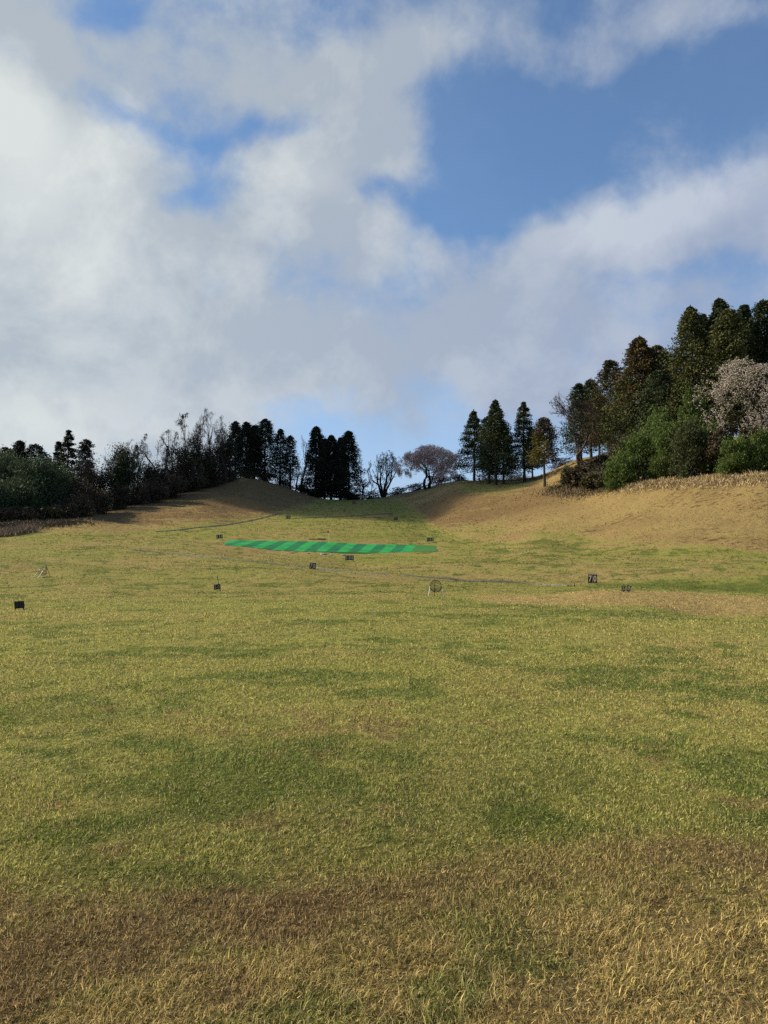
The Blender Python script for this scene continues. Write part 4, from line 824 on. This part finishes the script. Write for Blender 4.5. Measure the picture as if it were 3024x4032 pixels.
def chip_net(label, u, vb, D_, yaw, tilt, leg_out):
    p = hit(u, vb); root = empty('chipping_net', p, yaw); tag(root, label, 'golf net', 'round chipping nets')
    r = D_ / 2; t = R(tilt); c = Vector((0, 0, r * math.cos(t) + 0.24)); ex = Vector((1, 0, 0)); ey = Vector((0, math.sin(t), math.cos(t)))   # ring plane, leaning back
    nrm = Vector((0, math.cos(t), -math.sin(t)))             # into the bag
    ring = [c + ex * math.cos(a) * r + ey * math.sin(a) * r for a in np.linspace(0, 2 * math.pi, 33)[:-1]]
    V, F = polytube(ring, 0.017, 6, True); obj('rim', mesh_np('rim', V, F, [M['dark_pipe']], smooth=True), root)
    parts = []
    for a in np.linspace(0, 2 * math.pi, 29)[:-1]:
        pts = []
        for s_ in np.linspace(0, 1, 7):
            rr = r * (1 - s_) ** 0.55 if s_ < 1 else 0; q = c + (ex * math.cos(a) + ey * math.sin(a)) * rr + nrm * (D_ * 0.42 * s_) + Vector((0, 0, -0.12 * s_)); q.z = max(q.z, 0.03); pts.append(q)
        parts.append(polytube(pts, 0.0035, 3))
    for s_ in np.linspace(0.12, 0.9, 7):
        rr = r * (1 - s_) ** 0.55; pts = []
        for a in np.linspace(0, 2 * math.pi, 25)[:-1]:
            q = c + (ex * math.cos(a) + ey * math.sin(a)) * rr + nrm * (D_ * 0.42 * s_) + Vector((0, 0, -0.12 * s_)); q.z = max(q.z, 0.03); pts.append(q)
        parts.append(polytube(pts, 0.0035 if abs(s_ - 0.25) > 0.07 else 0.011, 3, True))
    V, F = merge(parts); obj('net', mesh_np('net', V, F, [M['net']]), root)
    for sg in (-1, 1):
        V, F = polytube([c + ex * sg * r * 0.98 - ey * 0.05, Vector((sg * (r + 0.10), -leg_out, -0.03))], 0.017, 6); obj('front_leg', mesh_np('front_leg', V, F, [M['white_pipe']], smooth=True), root)
        V, F = polytube([ring[0 if sg > 0 else 16], ring[1 if sg > 0 else 17]], 0.024, 6); obj('joint', mesh_np('joint', V, F, [M['white_pipe']], smooth=True), root)
    V, F = polytube([c + ey * r, c + ey * r * 0.4 + nrm * D_ * 0.55 + Vector((0, 0, 0)), Vector((0, D_ * 0.75, -0.03))], 0.014, 6); obj('back_leg', mesh_np('back_leg', V, F, [M['dark_pipe']], smooth=True), root)
chip_net('round chipping net with two white legs tipped leftwards, left of the field', 164, 2275, 0.80, R(-48), 42, 0.40)
chip_net('round chipping net facing the tee near the middle right of the field', 1716, 2349, 0.62, R(6), 22, 0.12)

# ---- striped artificial putting mat on the raised bank
def mat_():
    rows = 14; YF, YB = 119.0, 129.0
    def vf(u): return float(np.interp(u, [870, 1028, 1234, 1397, 1560, 1663, 1730], [2166, 2170, 2171, 2174, 2178, 2173, 2168]))
    def vb(u): return float(np.interp(u, [870, 979, 1125, 1288, 1451, 1614, 1730], [2133, 2132, 2132, 2138.5, 2142.5, 2145, 2149]))
    def pt(u, q):
        Y = YF + (YB - YF) * q; v = vf(u) * (1 - q) + vb(u) * q + 2.0 * math.sin(math.pi * q); t, z = px_tz(u, v, Y); return (t * Y, Y, max(z, g1(t * Y, Y) + 0.03))
    V, F, mi = [], [], []
    st_ = [905 + 41.8 * kk for kk in range(-3, 19)] + [1690, 1740]
    for n in range(len(st_) - 1):
        for r_ in range(rows):
            q0, q1 = r_ / rows, (r_ + 1) / rows; ring = []
            for (ub, q) in ((st_[n], q0), (st_[n + 1], q0), (st_[n + 1], q1), (st_[n], q1)):
                Y = YF + (YB - YF) * q; x = (ub - 1512) / FPX * YF + 0.135 * (Y - YF); u = 1512 + x / Y * FPX
                ul = 879 + 26 * q ** 2 + 14 * (1 - q) ** 6; ur = 1722 - 8 * q
                ring.append((min(max(u, ul), ur), q))
            if ring[1][0] - ring[0][0] < 0.5 and ring[2][0] - ring[3][0] < 0.5: continue
            b = len(V); V += [pt(u, q) for u, q in ring]; F.append((b, b + 1, b + 2, b + 3))
            mi.append(2 if n >= 20 else (0 if n % 2 == 1 else 1))
    root = empty('putting_mat', (0, 0, 0)); tag(root, 'long striped two tone green artificial turf mat with rounded left end', 'green mat')
    obj('surface', mesh_np('surface', V, np.array(F), [M['turf_light'], M['turf_dark'], M['turf_old']], mi), root)
    V, F = [], []; us_ = np.linspace(882, 1720, 90)
    for i, u in enumerate(us_):
        x, y, z = pt(u, 0.0); d = 0.1 * math.sin(i * 1.7) * 0.3
        x2 = x * (y - 1.6) / y
        V += [(x, y - 0.003, z), (x, y - 0.45, z - 0.10 + d), (x2, y - 1.6, g1(x2, y - 1.6) - 0.12)]
    F = [(3 * i + a, 3 * i + 1 + a, 3 * i + 4 + a, 3 * i + 3 + a) for i in range(len(us_) - 1) for a in (0, 1)]
    obj('skirt', mesh_np('skirt', V, np.array(F), [M['skirt']], smooth=True), root)
    return pt
mpt = mat_()
# flagstick
fx, fy, fz = mpt(1293, 0.93); root = empty('flagstick', (fx, fy, fz)); tag(root, 'pale flagstick with a small red flag at the back of the striped mat', 'flag')
V, F = polytube([(0, 0, -0.1), (0.06, 0, 1.0), (0.14, 0, 2.1)], 0.034, 6); obj('pole', mesh_np('pole', V, F, [M['pole']], smooth=True), root)
Vf, Ff = [], []
for i, x_ in enumerate(np.linspace(0, 1, 7)):
    hw = 0.26 * (1 - x_ * 0.8); yy_ = 0.03 * math.sin(x_ * 5)
    Vf += [(0.13 - 0.40 * x_, yy_ - 0.008, 1.86 - hw - 0.12 * x_), (0.13 - 0.40 * x_, yy_ - 0.008, 1.86 + hw - 0.12 * x_), (0.13 - 0.40 * x_, yy_ + 0.008, 1.86 + hw - 0.12 * x_), (0.13 - 0.40 * x_, yy_ + 0.008, 1.86 - hw - 0.12 * x_)]
for i in range(6):
    a = 4 * i
    for j in range(4): Ff.append((a + j, a + (j + 1) % 4, a + 4 + (j + 1) % 4, a + 4 + j))
obj('flag', mesh_np('flag', Vf, np.array(Ff), [M['flag']]), root)
# planks and stones by the mat
def plank(label, u0, u1, v, Y, th):
    a, b = px_tz(u0, v, Y), px_tz(u1, v, Y); L = (b[0] - a[0]) * Y; x = (a[0] + b[0]) / 2 * Y; rs = np.random.default_rng(int(u0)); V, F = [], []
    for i in range(7):
        q = i / 6 - 0.5; w_ = 0.22 + 0.04 * rs.random(); h_ = th * (0.8 + 0.4 * rs.random()); z0 = g1(x + q * L, Y)
        V += [(q * L, -w_, z0 - 0.05), (q * L, w_, z0 - 0.05), (q * L, w_ * 0.8, z0 + h_), (q * L, -w_ * 0.8, z0 + h_)]
    F = [(4 * i + j, 4 * i + (j + 1) % 4, 4 * i + 4 + (j + 1) % 4, 4 * i + 4 + j) for i in range(6) for j in range(4)] + [(3, 2, 1, 0), (24, 25, 26, 27)]
    tag(obj('plank', mesh_np('plank', V, np.array(F), [M['plank']]), loc=(x, Y, 0)), label, 'plank', 'planks behind the mat')
plank('weathered plank behind the mat just left of the flagstick', 1248, 1284, 2128, 132.2, 0.22)
plank('darker short plank behind the mat, left of the longer one', 1216, 1245, 2127, 132.4, 0.14)
rs = np.random.default_rng(4)
for (u, v, s_, lab) in [(1273, 2185, 0.34, 'pale stone below the mat edge, largest of four'), (1352, 2188, 0.26, 'pale stone below the mat edge by the 100 board'), (1303, 2187, 0.22, 'grey stone between two pale ones below the mat'), (1212, 2181, 0.18, 'small pale stone below the mat, leftmost of four')]:
    p = hit(u, v); V = rand_unit(rs, 60); 
    import bmesh
    bm_ = bmesh.new(); bmesh.ops.create_icosphere(bm_, subdivisions=2, radius=1)
    for v_ in bm_.verts:
        n_ = 0.75 + 0.5 * float(vnoise(np.array([v_.co.x * 1.6 + u]), np.array([v_.co.y * 1.6 + v_.co.z * 2]), 3)[0]); v_.co = Vector((v_.co.x * s_ * 1.5, v_.co.y * s_, v_.co.z * s_ * 0.55)) * n_
    me = bpy.data.meshes.new('stone'); bm_.to_mesh(me); bm_.free(); me.materials.append(M['stone'])
    tag(obj('stone', me, loc=p + Vector((0, 0, s_ * 0.2))), lab, 'stone', 'stones below the mat edge')

# ---- concrete drain channels
def drain(label, pix, wd, seed):
    P_ = [hit(u, v) for u, v in pix]; P_ = np.array([[p.x, p.y] for p in P_]); seg = np.linalg.norm(np.diff(P_, axis=0), axis=1); cum = np.concatenate([[0], np.cumsum(seg)]); n = int(cum[-1] / 0.6) + 2
    s_ = np.linspace(0, cum[-1], n); X = np.interp(s_, cum, P_[:, 0]); Y = np.interp(s_, cum, P_[:, 1])
    kern = np.hanning(15); kern /= kern.sum(); X = np.convolve(np.pad(X, 7, 'edge'), kern, 'valid'); Y = np.convolve(np.pad(Y, 7, 'edge'), kern, 'valid')
    tx, ty = np.gradient(X), np.gradient(Y); L = np.hypot(tx, ty); nx, ny = -ty / L, tx / L
    off = np.array([-1, -0.98, -0.66, -0.64, 0.64, 0.66, 0.98, 1.0]) * wd / 2; hz = np.array([-0.2, 0.075, 0.08, 0.03, 0.03, 0.08, 0.075, -0.2])
    V = []
    for o_, h_ in zip(off, hz):
        x, y = X + nx * o_, Y + ny * o_; V.append(np.stack([x, y, ground(x, y) + h_ + 0.01 * np.sin(s_ * 1.7 + seed)], -1))
    V = np.stack(V, 1).reshape(-1, 3); F, mi = [], []
    for i in range(n - 1):
        for j in range(7): F.append((8 * i + j, 8 * i + j + 1, 8 * i + 9 + j, 8 * i + 8 + j)); mi.append(1 if j == 3 else 0)
    tag(obj('drain_channel', mesh_np('drain_channel', V, np.array(F), [M['concrete'], M['drain_floor']], mi)), label, 'drain channel', 'open drains across the range')
drain('long concrete drain running across the field below the mat', [(505, 2166), (680, 2180), (850, 2198), (1010, 2213), (1190, 2234), (1300, 2247), (1480, 2258), (1668, 2274), (1800, 2284), (1982, 2293), (2120, 2300), (2262, 2310)], 0.62, 1)
drain('earthy drain along the foot of the left mound', [(600, 2096), (700, 2088), (820, 2076), (940, 2060), (1020, 2044), (1104, 2022)], 0.9, 2)
drain('far concrete drain between the two 200 boards', [(1150, 2043), (1250, 2038), (1360, 2034), (1460, 2028), (1553, 2021)], 0.8, 3)

# ---- the cloud whose shadow lies over the far end of the range (it hangs left of the frame)
def low_cloud():
    import bmesh
    ctr = Vector((-25, 276, 20)) + SUN * 520
    bm_ = bmesh.new(); bmesh.ops.create_icosphere(bm_, subdivisions=5, radius=1)
    for v_ in bm_.verts:
        d = v_.co.normalized(); a = np.array([d.x * 2.0 + 5]); b = np.array([d.y * 2.0 + d.z * 1.5])
        n_ = 0.80 + 0.42 * float(fbm(a, b, 1.0, 7, 4)[0]); v_.co = Vector((d.x * 70, d.y * 88, d.z * (34 if d.z > 0 else 20))) * n_
    me = bpy.data.meshes.new('cloud'); bm_.to_mesh(me); bm_.free()
    m_ = bpy.data.materials.new('cloud_vapour'); m_.use_nodes = True; k = NT(m_.node_tree); k.n.clear()
    o = k.node('ShaderNodeOutputMaterial'); v = k.node('ShaderNodeVolumePrincipled'); v.inputs['Density'].default_value = 0.048; v.inputs['Color'].default_value = rgb(0.95, 0.95, 0.95); v.inputs['Anisotropy'].default_value = 0.5
    k.l.new(v.outputs[0], o.inputs['Volume']); me.materials.append(m_)
    tag(obj('cloud', me, loc=ctr), 'low white cloud drifting beside the sun left of the range', 'cloud', kind='structure')
low_cloud()
